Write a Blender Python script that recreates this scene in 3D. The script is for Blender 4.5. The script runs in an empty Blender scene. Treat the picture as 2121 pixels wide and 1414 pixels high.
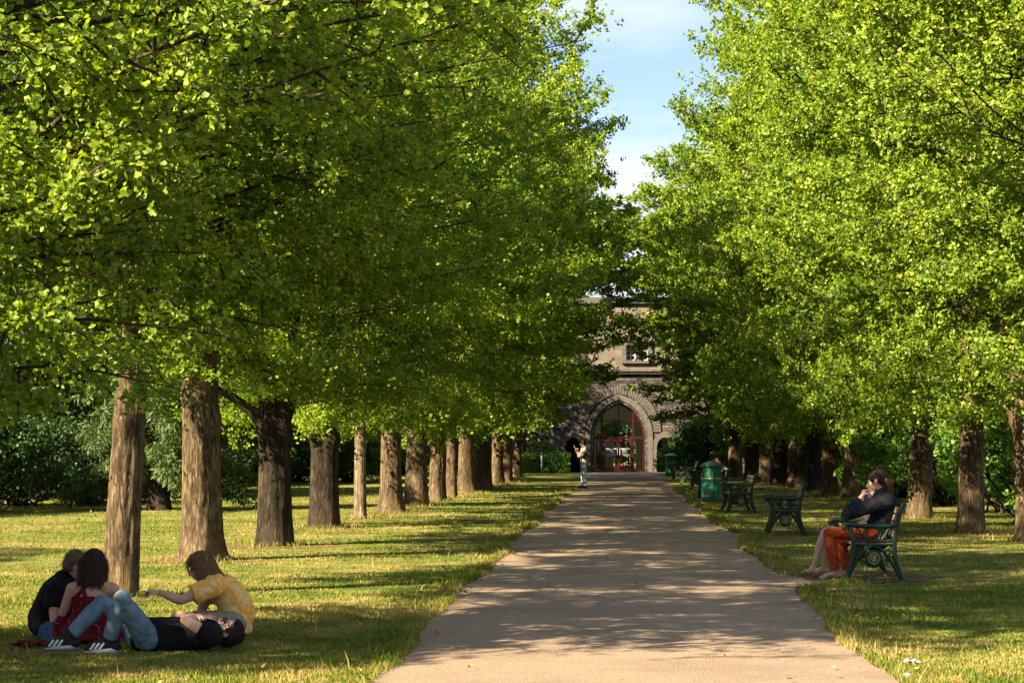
import bpy, bmesh, math, random
import numpy as np
from mathutils import Vector, Matrix, Quaternion
PI = math.pi
R_ = math.radians
scene = bpy.context.scene
COL = scene.collection
F = 4301.0            # focal length in photo pixels (73 mm on 36 mm, photo 2121 px wide)
HC = 1.58             # eye height
PXC, PYH = 1060.5, 917.0
SUN_AZ, SUN_EL = 55.0, 33.0   # sun: degrees left of straight-behind, and elevation

def P(px, py, Y):
    return Vector(((px-PXC)/F*Y, Y, HC-(py-PYH)/F*Y))
def GY(py):
    return HC*F/(py-PYH)
def G(px, py):
    Y = GY(py)
    return Vector(((px-PXC)/F*Y, Y, 0.0))

# ------------------------------------------------------------------ objects
def link(o, parent=None):
    COL.objects.link(o)
    if parent is not None: o.parent = parent
    return o
def tag(o, label=None, cat=None, group=None, kind=None):
    if label: o['label'] = label
    if cat: o['category'] = cat
    if group: o['group'] = group
    if kind: o['kind'] = kind
    return o
def thing(name, label, cat, loc=(0, 0, 0), rz=0.0, group=None):
    o = bpy.data.objects.new(name, None)
    o.empty_display_size = 0.2
    o.location = loc; o.rotation_euler = (0, 0, rz)
    link(o)
    return tag(o, label, cat, group)
def np_mesh(name, V, Fc, mat=None, smooth=False):
    """V (n,3); Fc (m,k) uniform polygons."""
    me = bpy.data.meshes.new(name)
    V = np.ascontiguousarray(V, dtype=np.float32); Fc = np.ascontiguousarray(Fc, dtype=np.int32)
    m, k = Fc.shape
    me.vertices.add(len(V)); me.vertices.foreach_set('co', V.ravel())
    me.loops.add(m*k); me.loops.foreach_set('vertex_index', Fc.ravel())
    me.polygons.add(m); me.polygons.foreach_set('loop_start', np.arange(0, m*k, k, dtype=np.int32))
    me.polygons.foreach_set('loop_total', np.full(m, k, dtype=np.int32))
    me.update(calc_edges=True)
    if smooth: me.polygons.foreach_set('use_smooth', np.ones(m, dtype=bool))
    if mat: me.materials.append(mat)
    return me
def obj(name, me, parent=None, **kw):
    o = bpy.data.objects.new(name, me)
    link(o, parent)
    tag(o, **kw)
    return o
class MB:
    """collects polygons for one mesh"""
    def __init__(s): s.v = []; s.f = []
    def add(s, vs, fs):
        b = len(s.v); s.v += [tuple(v) for v in vs]; s.f += [tuple(i+b for i in f) for f in fs]
    def box(s, c, size, rz=0, M=None, bev=0.0):
        hx, hy, hz = size[0]/2, size[1]/2, size[2]/2
        if bev > 0:
            bm = bmesh.new(); bmesh.ops.create_cube(bm, size=1)
            for v in bm.verts: v.co = Vector((v.co.x*size[0], v.co.y*size[1], v.co.z*size[2]))
            bmesh.ops.bevel(bm, geom=bm.edges[:], offset=bev, segments=2, affect='EDGES', profile=.6)
            vs = [v.co.copy() for v in bm.verts]; bm.verts.index_update()
            fs = [[v.index for v in f.verts] for f in bm.faces]; bm.free()
        else:
            vs = [Vector((x*hx, y*hy, z*hz)) for x in (-1, 1) for y in (-1, 1) for z in (-1, 1)]
            fs = [(0, 1, 3, 2), (4, 6, 7, 5), (0, 4, 5, 1), (2, 3, 7, 6), (0, 2, 6, 4), (1, 5, 7, 3)]
        if rz: vs = [Matrix.Rotation(rz, 3, 'Z') @ v for v in vs]
        if M is not None: vs = [M @ v for v in vs]
        s.add([v+Vector(c) for v in vs], fs)
    def tube(s, pts, rad, n=8, caps=True, side=None, round_caps=False):
        """rad: float | list of float | list of (ru, rv). side: reference for ru axis."""
        pts = [Vector(p) for p in pts]
        if not isinstance(rad, (list, tuple)): rad = [rad]*len(pts)
        rad = [r if isinstance(r, (list, tuple)) else (r, r) for r in rad]
        k = len(pts); T = []
        for i in range(k):
            a = pts[max(i-1, 0)]; b = pts[min(i+1, k-1)]
            T.append((b-a).normalized())
        if round_caps:
            np_, nr, nT = [], [], []
            for sgn, idx in ((-1, 0), (1, k-1)):
                r = rad[idx]; rm = min(r)
                add = []
                for a in (0.985, 0.9, 0.7, 0.4):
                    c = math.sqrt(1-a*a)
                    add.append((pts[idx]+T[idx]*sgn*rm*a, (r[0]*c, r[1]*c), T[idx]))
                if sgn == -1: pre = add
                else: post = add[::-1]
            pts = [a[0] for a in pre]+pts+[a[0] for a in post]
            rad = [a[1] for a in pre]+rad+[a[1] for a in post]
            T = [a[2] for a in pre]+T+[a[2] for a in post]; k = len(pts)
        u = Vector(side) if side is not None else (Vector((0, 0, 1)) if abs(T[0].z) < .9 else Vector((1, 0, 0)))
        vs = []
        for i in range(k):
            u2 = u-T[i]*u.dot(T[i])
            if u2.length < 1e-5: u2 = T[i].orthogonal()
            u2.normalize()
            if side is None: u = u2
            w = T[i].cross(u2)
            for j in range(n):
                a = 2*PI*j/n
                vs.append(pts[i]+u2*math.cos(a)*rad[i][0]+w*math.sin(a)*rad[i][1])
        fs = []
        for i in range(k-1):
            for j in range(n):
                fs.append((i*n+j, i*n+(j+1) % n, (i+1)*n+(j+1) % n, (i+1)*n+j))
        if caps:
            fs.append(tuple(range(n))[::-1]); fs.append(tuple((k-1)*n+j for j in range(n)))
        s.add(vs, fs)
    def ell(s, c, r, M=None, nu=16, nv=10):
        vs = []; fs = []
        c = Vector(c)
        if M is None: M = Matrix.Identity(3)
        vs.append(M @ Vector((0, 0, -r[2]))+c)
        for i in range(1, nv):
            t = -PI/2+PI*i/nv
            for j in range(nu):
                a = 2*PI*j/nu
                vs.append(M @ Vector((r[0]*math.cos(t)*math.cos(a), r[1]*math.cos(t)*math.sin(a), r[2]*math.sin(t)))+c)
        vs.append(M @ Vector((0, 0, r[2]))+c)
        for j in range(nu): fs.append((0, 1+(j+1) % nu, 1+j))
        for i in range(nv-2):
            for j in range(nu):
                a = 1+i*nu+j; b = 1+i*nu+(j+1) % nu
                fs.append((a, b, b+nu, a+nu))
        e = len(vs)-1; l = 1+(nv-2)*nu
        for j in range(nu): fs.append((l+j, l+(j+1) % nu, e))
        s.add(vs, fs)
    def lathe(s, prof, n=24, c=(0, 0, 0)):
        vs = []; fs = []
        for r, z in prof:
            for j in range(n):
                a = 2*PI*j/n; vs.append((c[0]+r*math.cos(a), c[1]+r*math.sin(a), c[2]+z))
        for i in range(len(prof)-1):
            for j in range(n):
                fs.append((i*n+j, i*n+(j+1) % n, (i+1)*n+(j+1) % n, (i+1)*n+j))
        s.add(vs, fs)
    def mesh(s, name, mat=None, smooth=False, origin=None):
        me = bpy.data.meshes.new(name)
        vs = s.v
        if origin is not None: vs = [(v[0]-origin[0], v[1]-origin[1], v[2]-origin[2]) for v in vs]
        me.from_pydata(vs, [], s.f); me.update()
        if smooth: me.polygons.foreach_set('use_smooth', [True]*len(me.polygons))
        if mat: me.materials.append(mat)
        return me
    def build(s, name, mat, parent=None, smooth=False, origin=None, **kw):
        return obj(name, s.mesh(name, mat, smooth, origin), parent, **kw)
def copy_tree(o, parent=None, label=None):
    c = o.copy(); COL.objects.link(c); c.parent = parent
    if label: c['label'] = label
    for ch in list(o.children): copy_tree(ch, c)
    return c

# ------------------------------------------------------------------ materials
class NT:
    def __init__(s, name):
        s.m = bpy.data.materials.new(name); s.m.use_nodes = True
        s.t = s.m.node_tree; s.t.nodes.clear()
        s.out = s.n('ShaderNodeOutputMaterial')
    def n(s, typ, **kw):
        nd = s.t.nodes.new(typ)
        for k, v in kw.items():
            if k in nd.inputs.keys() if isinstance(k, str) else False: nd.inputs[k].default_value = v
            else: setattr(nd, k, v)
        return nd
    def l(s, a, b): s.t.links.new(a, b)
    def tex(s, scale=(1, 1, 1), coord='Object', rot=(0, 0, 0)):
        tc = s.n('ShaderNodeTexCoord'); mp = s.n('ShaderNodeMapping')
        mp.inputs['Scale'].default_value = scale; mp.inputs['Rotation'].default_value = rot
        s.l(tc.outputs[coord], mp.inputs[0]); return mp.outputs[0]
    def geo(s, scale=(1, 1, 1)):
        g = s.n('ShaderNodeNewGeometry'); mp = s.n('ShaderNodeMapping')
        mp.inputs['Scale'].default_value = scale
        s.l(g.outputs['Position'], mp.inputs[0]); return mp.outputs[0]
    def noise(s, vec, scale, detail=4, rough=.55, dist=0.0):
        nd = s.n('ShaderNodeTexNoise'); nd.inputs['Scale'].default_value = scale
        nd.inputs['Detail'].default_value = detail; nd.inputs['Roughness'].default_value = rough
        nd.inputs['Distortion'].default_value = dist
        s.l(vec, nd.inputs['Vector']); return nd.outputs['Fac']
    def ramp(s, fac, stops):
        nd = s.n('ShaderNodeValToRGB'); e = nd.color_ramp.elements
        while len(e) < len(stops): e.new(.5)
        for el, (p, c) in zip(e, stops):
            el.position = p; el.color = (c[0], c[1], c[2], 1) if not isinstance(c, (int, float)) else (c, c, c, 1)
        s.l(fac, nd.inputs[0]); return nd.outputs[0]
    def mix(s, fac, a, b, mode='MIX'):
        nd = s.n('ShaderNodeMix'); nd.data_type = 'RGBA'; nd.blend_type = mode
        for v, i in ((fac, 0), (a, 6), (b, 7)):
            if hasattr(v, 'is_linked') or hasattr(v, 'links'): s.l(v, nd.inputs[i])
            elif i == 0: nd.inputs[0].default_value = v
            else: nd.inputs[i].default_value = (v[0], v[1], v[2], 1)
        return nd.outputs[2]
    def math(s, op, a, b=0.0):
        nd = s.n('ShaderNodeMath'); nd.operation = op
        for v, i in ((a, 0), (b, 1)):
            if hasattr(v, 'links'): s.l(v, nd.inputs[i])
            else: nd.inputs[i].default_value = v
        return nd.outputs[0]
    def bump(s, h, strength=.5, dist=.01):
        nd = s.n('ShaderNodeBump'); nd.inputs['Strength'].default_value = strength
        nd.inputs['Distance'].default_value = dist; s.l(h, nd.inputs['Height']); return nd.outputs[0]
    def pbsdf(s, col, rough=.8, spec=.3, metal=0.0, normal=None, sheen=0.0):
        b = s.n('ShaderNodeBsdfPrincipled')
        if hasattr(col, 'links'): s.l(col, b.inputs['Base Color'])
        else: b.inputs['Base Color'].default_value = (col[0], col[1], col[2], 1)
        if hasattr(rough, 'links'): s.l(rough, b.inputs['Roughness'])
        else: b.inputs['Roughness'].default_value = rough
        b.inputs['Specular IOR Level'].default_value = spec; b.inputs['Metallic'].default_value = metal
        if sheen: b.inputs['Sheen Weight'].default_value = sheen
        if normal is not None: s.l(normal, b.inputs['Normal'])
        return b.outputs[0]
    def done(s, sh):
        s.l(sh, s.out.inputs['Surface']); return s.m

def leaf_material(name, c_dark, c_mid, c_light, trans=.45, vscale=.35, yellow=None, rough=.6):
    t = NT(name)
    g = t.n('ShaderNodeNewGeometry')
    oi = t.n('ShaderNodeObjectInfo')
    pos = t.geo()
    big = t.noise(pos, vscale, 2)
    f = t.math('ADD', t.math('MULTIPLY', g.outputs['Random Per Island'], .55), t.math('MULTIPLY', big, .55))
    f = t.math('ADD', f, t.math('MULTIPLY', oi.outputs['Random'], .12))
    col = t.ramp(f, [(.2, c_dark), (.6, c_mid), (1.0, c_light)])
    if yellow is not None:
        yf = t.math('GREATER_THAN', t.math('MULTIPLY', g.outputs['Random Per Island'], t.noise(pos, 1.1, 2)), .655)
        col = t.mix(yf, col, yellow)
    d = t.n('ShaderNodeBsdfDiffuse'); t.l(col, d.inputs['Color'])
    tr = t.n('ShaderNodeBsdfTranslucent')
    tc = t.mix(1.0, col, (1.15, 1.15, .42), 'MULTIPLY'); t.l(tc, tr.inputs['Color'])
    m1 = t.n('ShaderNodeMixShader'); m1.inputs[0].default_value = trans
    t.l(d.outputs[0], m1.inputs[1]); t.l(tr.outputs[0], m1.inputs[2])
    gl = t.n('ShaderNodeBsdfGlossy'); gl.inputs['Roughness'].default_value = rough
    gl.inputs['Color'].default_value = (.9, .95, .85, 1)
    m2 = t.n('ShaderNodeMixShader'); m2.inputs[0].default_value = .022
    t.l(m1.outputs[0], m2.inputs[1]); t.l(gl.outputs[0], m2.inputs[2])
    return t.done(m2.outputs[0])

def bark_material(name, c1, c2, c3, moss=None, scale=1.0):
    t = NT(name)
    v = t.tex((13*scale, 13*scale, 2.6*scale))
    n1 = t.noise(v, 1.6, 8, .68, .35)
    rg = t.math('MULTIPLY', t.math('ABSOLUTE', t.math('SUBTRACT', t.noise(t.tex((11*scale, 11*scale, 2.0*scale)), 1.9, 5, .6, .3), .5)), 2.6)
    rg = t.math('MINIMUM', rg, 1.0)
    v2 = t.tex((22*scale, 22*scale, 4.2*scale))
    n2 = t.noise(v2, 1.3, 5, .6, .4)
    h = t.math('ADD', t.math('MULTIPLY', n1, .48), t.math('MULTIPLY', n2, .28)); h = t.math('ADD', h, t.math('MULTIPLY', rg, .42))
    col = t.ramp(h, [(.36, c1), (.52, c2), (.70, c3)])
    big = t.noise(t.tex((1, 1, .6)), 1.3, 3)
    col = t.mix(t.math('MULTIPLY', t.ramp(big, [(.45, 0.0), (.7, 1.0)]), .35), col, (c3[0]*1.1, c3[1]*1.05, c3[2]*.95))
    if moss is not None:
        mf = t.ramp(t.noise(t.tex((2, 2, 1.2)), 1.6, 5), [(.56, 0.0), (.68, 1.0)])
        col = t.mix(t.math('MULTIPLY', mf, .55), col, moss)
    nb = t.bump(h, .9, .04)
    return t.done(t.pbsdf(col, .92, .12, normal=nb))

ALB = .72
def simple(name, col, rough=.6, spec=.3, metal=0.0, var=.12, nscale=8.0, bump=0.0, bscale=60.0, bdist=.004, sheen=0.0):
    col = tuple(x*ALB for x in col)
    t = NT(name)
    v = t.tex()
    n = t.noise(v, nscale, 4)
    c = t.ramp(n, [(.3, tuple(x*(1-var) for x in col)), (.7, tuple(min(1, x*(1+var)) for x in col))])
    nb = None
    if bump: nb = t.bump(t.noise(v, bscale, 3), bump, bdist)
    return t.done(t.pbsdf(c, rough, spec, metal, nb, sheen))

M = {}
M['leaf_ginkgo'] = leaf_material('ginkgo_leaf', (.044, .115, .007), (.145, .235, .010), (.31, .37, .025), .52, yellow=(.42, .27, .02))
M['leaf_dark'] = leaf_material('evergreen_leaf', (.016, .038, .007), (.032, .068, .012), (.06, .105, .02), .25)
M['leaf_conifer'] = leaf_material('conifer_needle', (.03, .06, .014), (.055, .095, .022), (.10, .14, .04), .3)
M['leaf_shrub'] = leaf_material('shrub_leaf', (.025, .075, .012), (.05, .13, .018), (.1, .2, .03), .35)
M['leaf_light'] = leaf_material('pale_leaf', (.06, .12, .02), (.11, .19, .03), (.18, .26, .05), .4)
M['leaf_hedge'] = leaf_material('hedge_leaf', (.04, .11, .012), (.10, .21, .025), (.20, .32, .045), .4)
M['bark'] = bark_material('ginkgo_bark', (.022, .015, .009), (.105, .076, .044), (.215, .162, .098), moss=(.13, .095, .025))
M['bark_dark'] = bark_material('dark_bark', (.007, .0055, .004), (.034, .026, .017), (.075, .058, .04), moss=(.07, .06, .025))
M['limb'] = bark_material('limb_bark', (.012, .009, .006), (.055, .04, .026), (.10, .075, .048))
M['bark_pale'] = bark_material('pale_bark', (.06, .045, .03), (.17, .13, .08), (.27, .21, .14))

# ------------------------------------------------------------------ world, sun, camera
def make_world():
    w = bpy.data.worlds.new("World"); scene.world = w; w.use_nodes = True
    t = w.node_tree; t.nodes.clear()
    out = t.nodes.new('ShaderNodeOutputWorld'); bg = t.nodes.new('ShaderNodeBackground')
    sky = t.nodes.new('ShaderNodeTexSky'); sky.sky_type = 'NISHITA'; sky.sun_disc = False
    sky.sun_elevation = R_(SUN_EL); sky.sun_rotation = R_(180+SUN_AZ)
    sky.air_density = 1.0; sky.dust_density = .6; sky.ozone_density = 1.2; sky.altitude = 20
    # thin streaky cloud
    tc = t.nodes.new('ShaderNodeTexCoord'); mp = t.nodes.new('ShaderNodeMapping')
    mp.inputs['Scale'].default_value = (3.0, 3.0, 13.0); mp.inputs['Rotation'].default_value = (R_(4), R_(6), 0)
    mp.inputs['Location'].default_value = CLOUD_LOC
    n = t.nodes.new('ShaderNodeTexNoise'); n.inputs['Scale'].default_value = 1.6; n.inputs['Detail'].default_value = 5
    n.inputs['Roughness'].default_value = .5; n.inputs['Distortion'].default_value = .3
    r = t.nodes.new('ShaderNodeValToRGB'); r.color_ramp.elements[0].position = .36; r.color_ramp.elements[1].position = .60
    r.color_ramp.elements[0].color = (.12, .12, .12, 1); r.color_ramp.elements[1].color = (.95, .95, .95, 1)
    mx = t.nodes.new('ShaderNodeMix'); mx.data_type = 'RGBA'
    mx.inputs[7].default_value = CLOUD_COL
    t.links.new(tc.outputs['Generated'], mp.inputs[0]); t.links.new(mp.outputs[0], n.inputs['Vector'])
    t.links.new(n.outputs['Fac'], r.inputs[0]); t.links.new(r.outputs[0], mx.inputs[0])
    tn = t.nodes.new('ShaderNodeMix'); tn.data_type = 'RGBA'; tn.blend_type = 'MULTIPLY'; tn.inputs[0].default_value = 1; tn.inputs[7].default_value = (.60, .645, .92, 1)
    t.links.new(sky.outputs[0], tn.inputs[6]); t.links.new(tn.outputs[2], mx.inputs[6]); t.links.new(mx.outputs[2], bg.inputs[0])
    bg.inputs[1].default_value = SKY_STR
    t.links.new(bg.outputs[0], out.inputs[0])
CLOUD_LOC = (5.2, 0.0, 5.2); CLOUD_COL = (3.7, 3.95, 4.4, 1); SKY_STR = .05
make_world()
sd = Vector((-math.sin(R_(SUN_AZ))*math.cos(R_(SUN_EL)), -math.cos(R_(SUN_AZ))*math.cos(R_(SUN_EL)), math.sin(R_(SUN_EL))))
sl = bpy.data.lights.new('sun', 'SUN'); sl.energy = 5.0; sl.angle = R_(.53); sl.color = (1.0, .83, .58)
so = bpy.data.objects.new('sun', sl); so.rotation_euler = (-sd).to_track_quat('-Z', 'Y').to_euler(); so.location = (-30, -20, 40); link(so)
cam = bpy.data.cameras.new('camera'); co = bpy.data.objects.new('camera', cam); link(co)
co.location = (0, 0, HC); co.rotation_euler = (PI/2, 0, 0)
cam.sensor_width = 36.0; cam.lens = F/2121*36; cam.clip_end = 2000; cam.clip_start = .3
cam.shift_y = (PYH-707.0)/2121.0; cam.shift_x = 0.0
scene.camera = co
vs = scene.view_settings; vs.view_transform = 'Standard'; vs.look = 'None'; vs.gamma = 1; vs.exposure = 2.5
cy = scene.cycles
cy.max_bounces = 6; cy.diffuse_bounces = 3; cy.glossy_bounces = 2; cy.transmission_bounces = 4; cy.transparent_max_bounces = 6
cy.use_denoising = True; cy.sample_clamp_indirect = 6; cy.caustics_reflective = False; cy.caustics_refractive = False
# ------------------------------------------------------------------ trees
def tubes_np(chains, n):
    """chains: list of (pts (k,3), radii (k,)) -> verts, quads"""
    Vs = []; Fs = []; b = 0
    ang = np.arange(n)*2*np.pi/n
    for pts, rad in chains:
        k = len(pts)
        T = np.gradient(pts, axis=0); T /= np.linalg.norm(T, axis=1)[:, None]+1e-9
        ref = np.array([0, 0, 1.0]) if abs(T[0, 2]) < .9 else np.array([1.0, 0, 0])
        U = ref-T*(T@ref)[:, None]; U /= np.linalg.norm(U, axis=1)[:, None]+1e-9
        W = np.cross(T, U)
        ring = pts[:, None]+rad[:, None, None]*(np.cos(ang)[None, :, None]*U[:, None]+np.sin(ang)[None, :, None]*W[:, None])
        Vs.append(ring.reshape(-1, 3))
        i = np.arange(k-1)[:, None]*n; j = np.arange(n)[None]; j2 = (j+1) % n
        q = np.stack([i+j, i+j2, i+n+j2, i+n+j], -1).reshape(-1, 4)+b
        Fs.append(q); b += k*n
    return np.concatenate(Vs), np.concatenate(Fs)

def leaves_np(C, D, N, size, fan=True, wid=1.0):
    """C base points, D leaf direction, N normal -> verts, quads"""
    S = np.cross(D, N); S /= np.linalg.norm(S, axis=1)[:, None]+1e-9
    N = np.cross(S, D); S = S*wid
    s = size[:, None]
    def pt(x, y, z): return C+s*(x*S+y*D+z*N)
    if fan:
        V = np.stack([C, pt(-.56, .58, .10), pt(-.30, .95, .13), pt(0, .84, -.03), pt(.30, .97, .13), pt(.56, .60, .10)], 1)
        m = len(C); i = np.arange(m)[:, None]*6
        Q = np.concatenate([i+np.array([0, 3, 2, 1]), i+np.array([0, 5, 4, 3])], 1).reshape(-1, 4)
    else:
        V = np.stack([C, pt(-.52, .62, .1), pt(0, 1.0, -.06), pt(.52, .62, .1)], 1)
        m = len(C); i = np.arange(m)[:, None]*4
        Q = i+np.array([0, 3, 2, 1])
    return V.reshape(-1, 3), Q

def unit(a): return a/(np.linalg.norm(a, axis=-1, keepdims=True)+1e-9)

def crown_leaves(rng, base, tip_dir, size_m, fan, drop=.35):
    """leaf arrays from spur positions and outward directions"""
    m = len(base)
    rnd = unit(rng.normal(size=(m, 3)))
    D = unit(rnd+.55*tip_dir+np.array([0, 0, -drop]))
    N = unit(rng.normal(size=(m, 3))+np.array([-.25, -.25, .75]))
    size = size_m*rng.uniform(.65, 1.2, m)
    return leaves_np(base, D, N, size, fan)

def profile(h, hb, H, R, wide=.42):
    """crown radius at height h"""
    t = np.clip((h-hb)/(H-hb), 0, 1)
    lo = np.clip(t/wide, 0, 1)
    a = R*(.50+.50*np.sin(lo*np.pi/2)**.9)
    b = R*(1-((t-wide)/(1-wide)).clip(0, 1)**1.7)**.85
    return np.where(t < wide, a, b)

def ginkgo_crown(seed, H, hb, R, nprim, nsec, nspur, nleaf, lsize, fan, gap=.2):
    """-> (leaf V,Q), list of branch chains. local coordinates, trunk on z axis."""
    rng = np.random.default_rng(seed)
    chains = []; SB = []; SD = []
    for i in range(nprim):
        u = (i+rng.uniform(0, 1))/nprim
        z0 = hb-.25+(H*.96-hb)*u**1.08
        az = i*2.39996+rng.uniform(-.5, .5)
        el = R_(rng.uniform(6, 34))+R_(30)*u**2
        if u < .12: el = R_(rng.uniform(-6, 12))
        L = float(profile(np.array([z0+.9*u]), hb, H, R)[0])*rng.uniform(.72, 1.12)
        if rng.random() < .10: L *= 1.08
        L = max(L, .5)
        k = 9; t = np.linspace(0, 1, k)
        out = np.array([math.cos(az), math.sin(az), 0.0]); perp = np.array([-math.sin(az), math.cos(az), 0.0])
        rise = L*(math.tan(el)*t*.9)-L*rng.uniform(.0, .14)*t**2.2
        wob = np.cumsum(rng.normal(0, .045, (k, 3)), 0)*L*.35; wob[0] = 0
        pts = np.array([0, 0, z0])+out*(L*t)[:, None]+np.array([0, 0, 1.0])*rise[:, None]+wob
        pts += perp*(L*.10*rng.normal()*t**2)[:, None]
        r0 = .008+.006*L*(1-.3*u)
        chains.append((pts, r0*(1-t*.85)))
        T = unit(np.gradient(pts, axis=0))
        ns = max(4, int(nsec*L/R*rng.uniform(.8, 1.15)))
        for j in range(ns):
            tt = .16+.84*((j+rng.uniform(0, 1))/ns)**.85
            if rng.random() < gap*.5: continue
            f = tt*(k-1); a = min(int(f), k-2); f -= a
            p0 = pts[a]*(1-f)+pts[a+1]*f; tg = T[a]
            side = 1 if j % 2 else -1
            ang = R_(rng.uniform(25, 75))*side
            sv = perp*side
            d = tg*math.cos(ang)+sv*abs(math.sin(ang))+np.array([0, 0, rng.normal(.02-(.35 if u < .16 else 0), .46)])
            d /= np.linalg.norm(d)
            l2 = (.26*L*(1.15-tt*.75)+.16)*rng.uniform(.6, 1.25)
            kk = 4; t2 = np.linspace(0, 1, kk)
            pp = p0+d*(l2*t2)[:, None]+np.array([0, 0, -1.0])*(rng.uniform(-.05, .16)*l2*t2**2)[:, None]
            chains.append((pp, .0075*(1-t2*.7)*(1+.3*L)))
            m = max(3, int(nspur*l2/(.30*R)))
            q = rng.uniform(.08, 1.05, m)
            sp = p0+d*(l2*q)[:, None]+rng.normal(0, .035, (m, 3))
            SB.append(sp); SD.append(np.repeat((d+out*.25)[None], m, 0))
        # leaves straight on the outer part of the limb
        m = int(nspur*3.2); q = rng.uniform(.12, 1.05, m)*(k-1)
        a = np.clip(q.astype(int), 0, k-2); fq = (q-a)[:, None]
        SB.append(pts[a]*(1-fq)+pts[a+1]*fq+rng.normal(0, .16, (m, 3))); SD.append(T[a])
    SB = np.concatenate(SB); SD = unit(np.concatenate(SD))
    # carve irregular holes so light comes through in clumps
    ph = rng.uniform(0, 6.28, 6)
    wv = (np.sin(SB[:, 0]*1.7+ph[0])+np.sin(SB[:, 1]*1.9+ph[1])+np.sin(SB[:, 2]*2.3+ph[2])
          + np.sin((SB[:, 0]+SB[:, 2])*3.1+ph[3])*.7+np.sin((SB[:, 1]-SB[:, 2])*2.7+ph[4])*.7)
    qv = np.quantile(wv, gap)
    keep = (wv > qv) | (rng.random(len(wv)) < .10)
    SB = SB[keep]; SD = SD[keep]
    def wave(p): return (math.sin(p[0]*1.7+ph[0])+math.sin(p[1]*1.9+ph[1])+math.sin(p[2]*2.3+ph[2])
                         + math.sin((p[0]+p[2])*3.1+ph[3])*.7+math.sin((p[1]-p[2])*2.7+ph[4])*.7)
    chains = [c for c in chains if len(c[0]) == 9 or wave(c[0][2]) > qv]
    m = len(SB)
    B = np.repeat(SB, nleaf, 0)+rng.normal(0, .028+.25*lsize, (m*nleaf, 3)); D = np.repeat(SD, nleaf, 0)
    V, Q = crown_leaves(rng, B, D, lsize, fan)
    return V, Q, chains

def trunk_np(rng, pts, rad, n=40, flare=.35, furrow=.035, knots=(), ribs=7, res=None):
    """bark-furrowed trunk along pts with radii; flared foot"""
    pts = np.array(pts, float); rad = np.array(rad, float)
    L = np.concatenate([[0], np.cumsum(np.linalg.norm(np.diff(pts, axis=0), axis=1))])
    k = res or max(24, int(L[-1]/.07))
    s = np.linspace(0, 1, k)**1.15*L[-1]
    C = np.stack([np.interp(s, L, pts[:, c]) for c in range(3)], 1)
    # soften corners
    for _ in range(3): C[1:-1] = (C[:-2]+2*C[1:-1]+C[2:])/4
    r = np.interp(s, L, rad)
    a = np.arange(n)*2*np.pi/n
    ph = rng.uniform(0, 6.28, 8)
    Z = s[:, None]; A = a[None]
    fl = flare*np.exp(-Z/.22)*(1+.35*np.sin(ribs*.6*A+ph[0])+.3*np.sin(3*A+ph[1]))
    lobes = .05*np.sin(2*A+ph[2]+.3*Z)+.035*np.sin(3*A+ph[3]-.5*Z)+.025*np.sin(5*A+ph[4]+.7*Z)
    # furrows: warped angular noise
    w = .55*np.sin(3.1*Z+ph[5]+2*A)+.35*np.sin(7.3*Z+ph[6]-A)
    fur = furrow*(np.abs(np.sin(11*A*.5+w))+.6*np.abs(np.sin(17*A*.5-1.4*w+ph[7]))-.9)
    fur += rng.normal(0, furrow*.22, (k, n))
    rr = r[:, None]*(1+fl+lobes+fur)
    for (kz, ka, kr, kh) in knots:
        da = np.arctan2(np.sin(A-ka), np.cos(A-ka))
        rr += kh*np.exp(-((Z-kz)/kr)**2-(da*r[:, None]/kr)**2)
    V = np.stack([C[:, 0:1]+rr*np.cos(A), C[:, 1:2]+rr*np.sin(A), np.repeat(C[:, 2:3], n, 1)], -1).reshape(-1, 3)
    i = np.arange(k-1)[:, None]*n; j = np.arange(n)[None]; j2 = (j+1) % n
    Q = np.stack([i+j, i+j2, i+n+j2, i+n+j], -1).reshape(-1, 4)
    return V, Q

# three grades of crown: near (fan leaves), middle, far; shared by trees of a grade
CR = {}; CH = {}
def crown_mesh(key, **kw):
    V, Q, ch = ginkgo_crown(**kw)
    CH[key] = (kw['H'], kw['hb'])
    CR[key] = (np_mesh('crown', V, Q, M['leaf_ginkgo']), ch, len(Q))
crown_mesh('n1', seed=3, H=13, hb=2.55, R=4.3, nprim=140, nsec=30, nspur=26, nleaf=8, lsize=.055, fan=True, gap=.34)
crown_mesh('n3', seed=7, H=9.4, hb=2.5, R=4.3, nprim=118, nsec=30, nspur=25, nleaf=8, lsize=.051, fan=True, gap=.40)
crown_mesh('m3', seed=24, H=11.2, hb=2.4, R=4.4, nprim=105, nsec=28, nspur=23, nleaf=8, lsize=.064, fan=False, gap=.42)
crown_mesh('m1', seed=21, H=15, hb=2.3, R=4.5, nprim=112, nsec=28, nspur=23, nleaf=9, lsize=.069, fan=False, gap=.36)
crown_mesh('m2', seed=22, H=15, hb=2.3, R=4.5, nprim=112, nsec=28, nspur=23, nleaf=9, lsize=.069, fan=False, gap=.36)
crown_mesh('f1', seed=31, H=15.5, hb=2.3, R=4.7, nprim=95, nsec=24, nspur=14, nleaf=5, lsize=.115, fan=False, gap=.28)
crown_mesh('f2', seed=32, H=15.5, hb=2.3, R=4.7, nprim=95, nsec=24, nspur=14, nleaf=5, lsize=.115, fan=False, gap=.28)
crown_mesh('g1', seed=33, H=16.5, hb=2.9, R=5.2, nprim=120, nsec=26, nspur=23, nleaf=6, lsize=.12, fan=False, gap=.10)
print('LEAVES', {k: v[2] for k, v in CR.items()})

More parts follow.
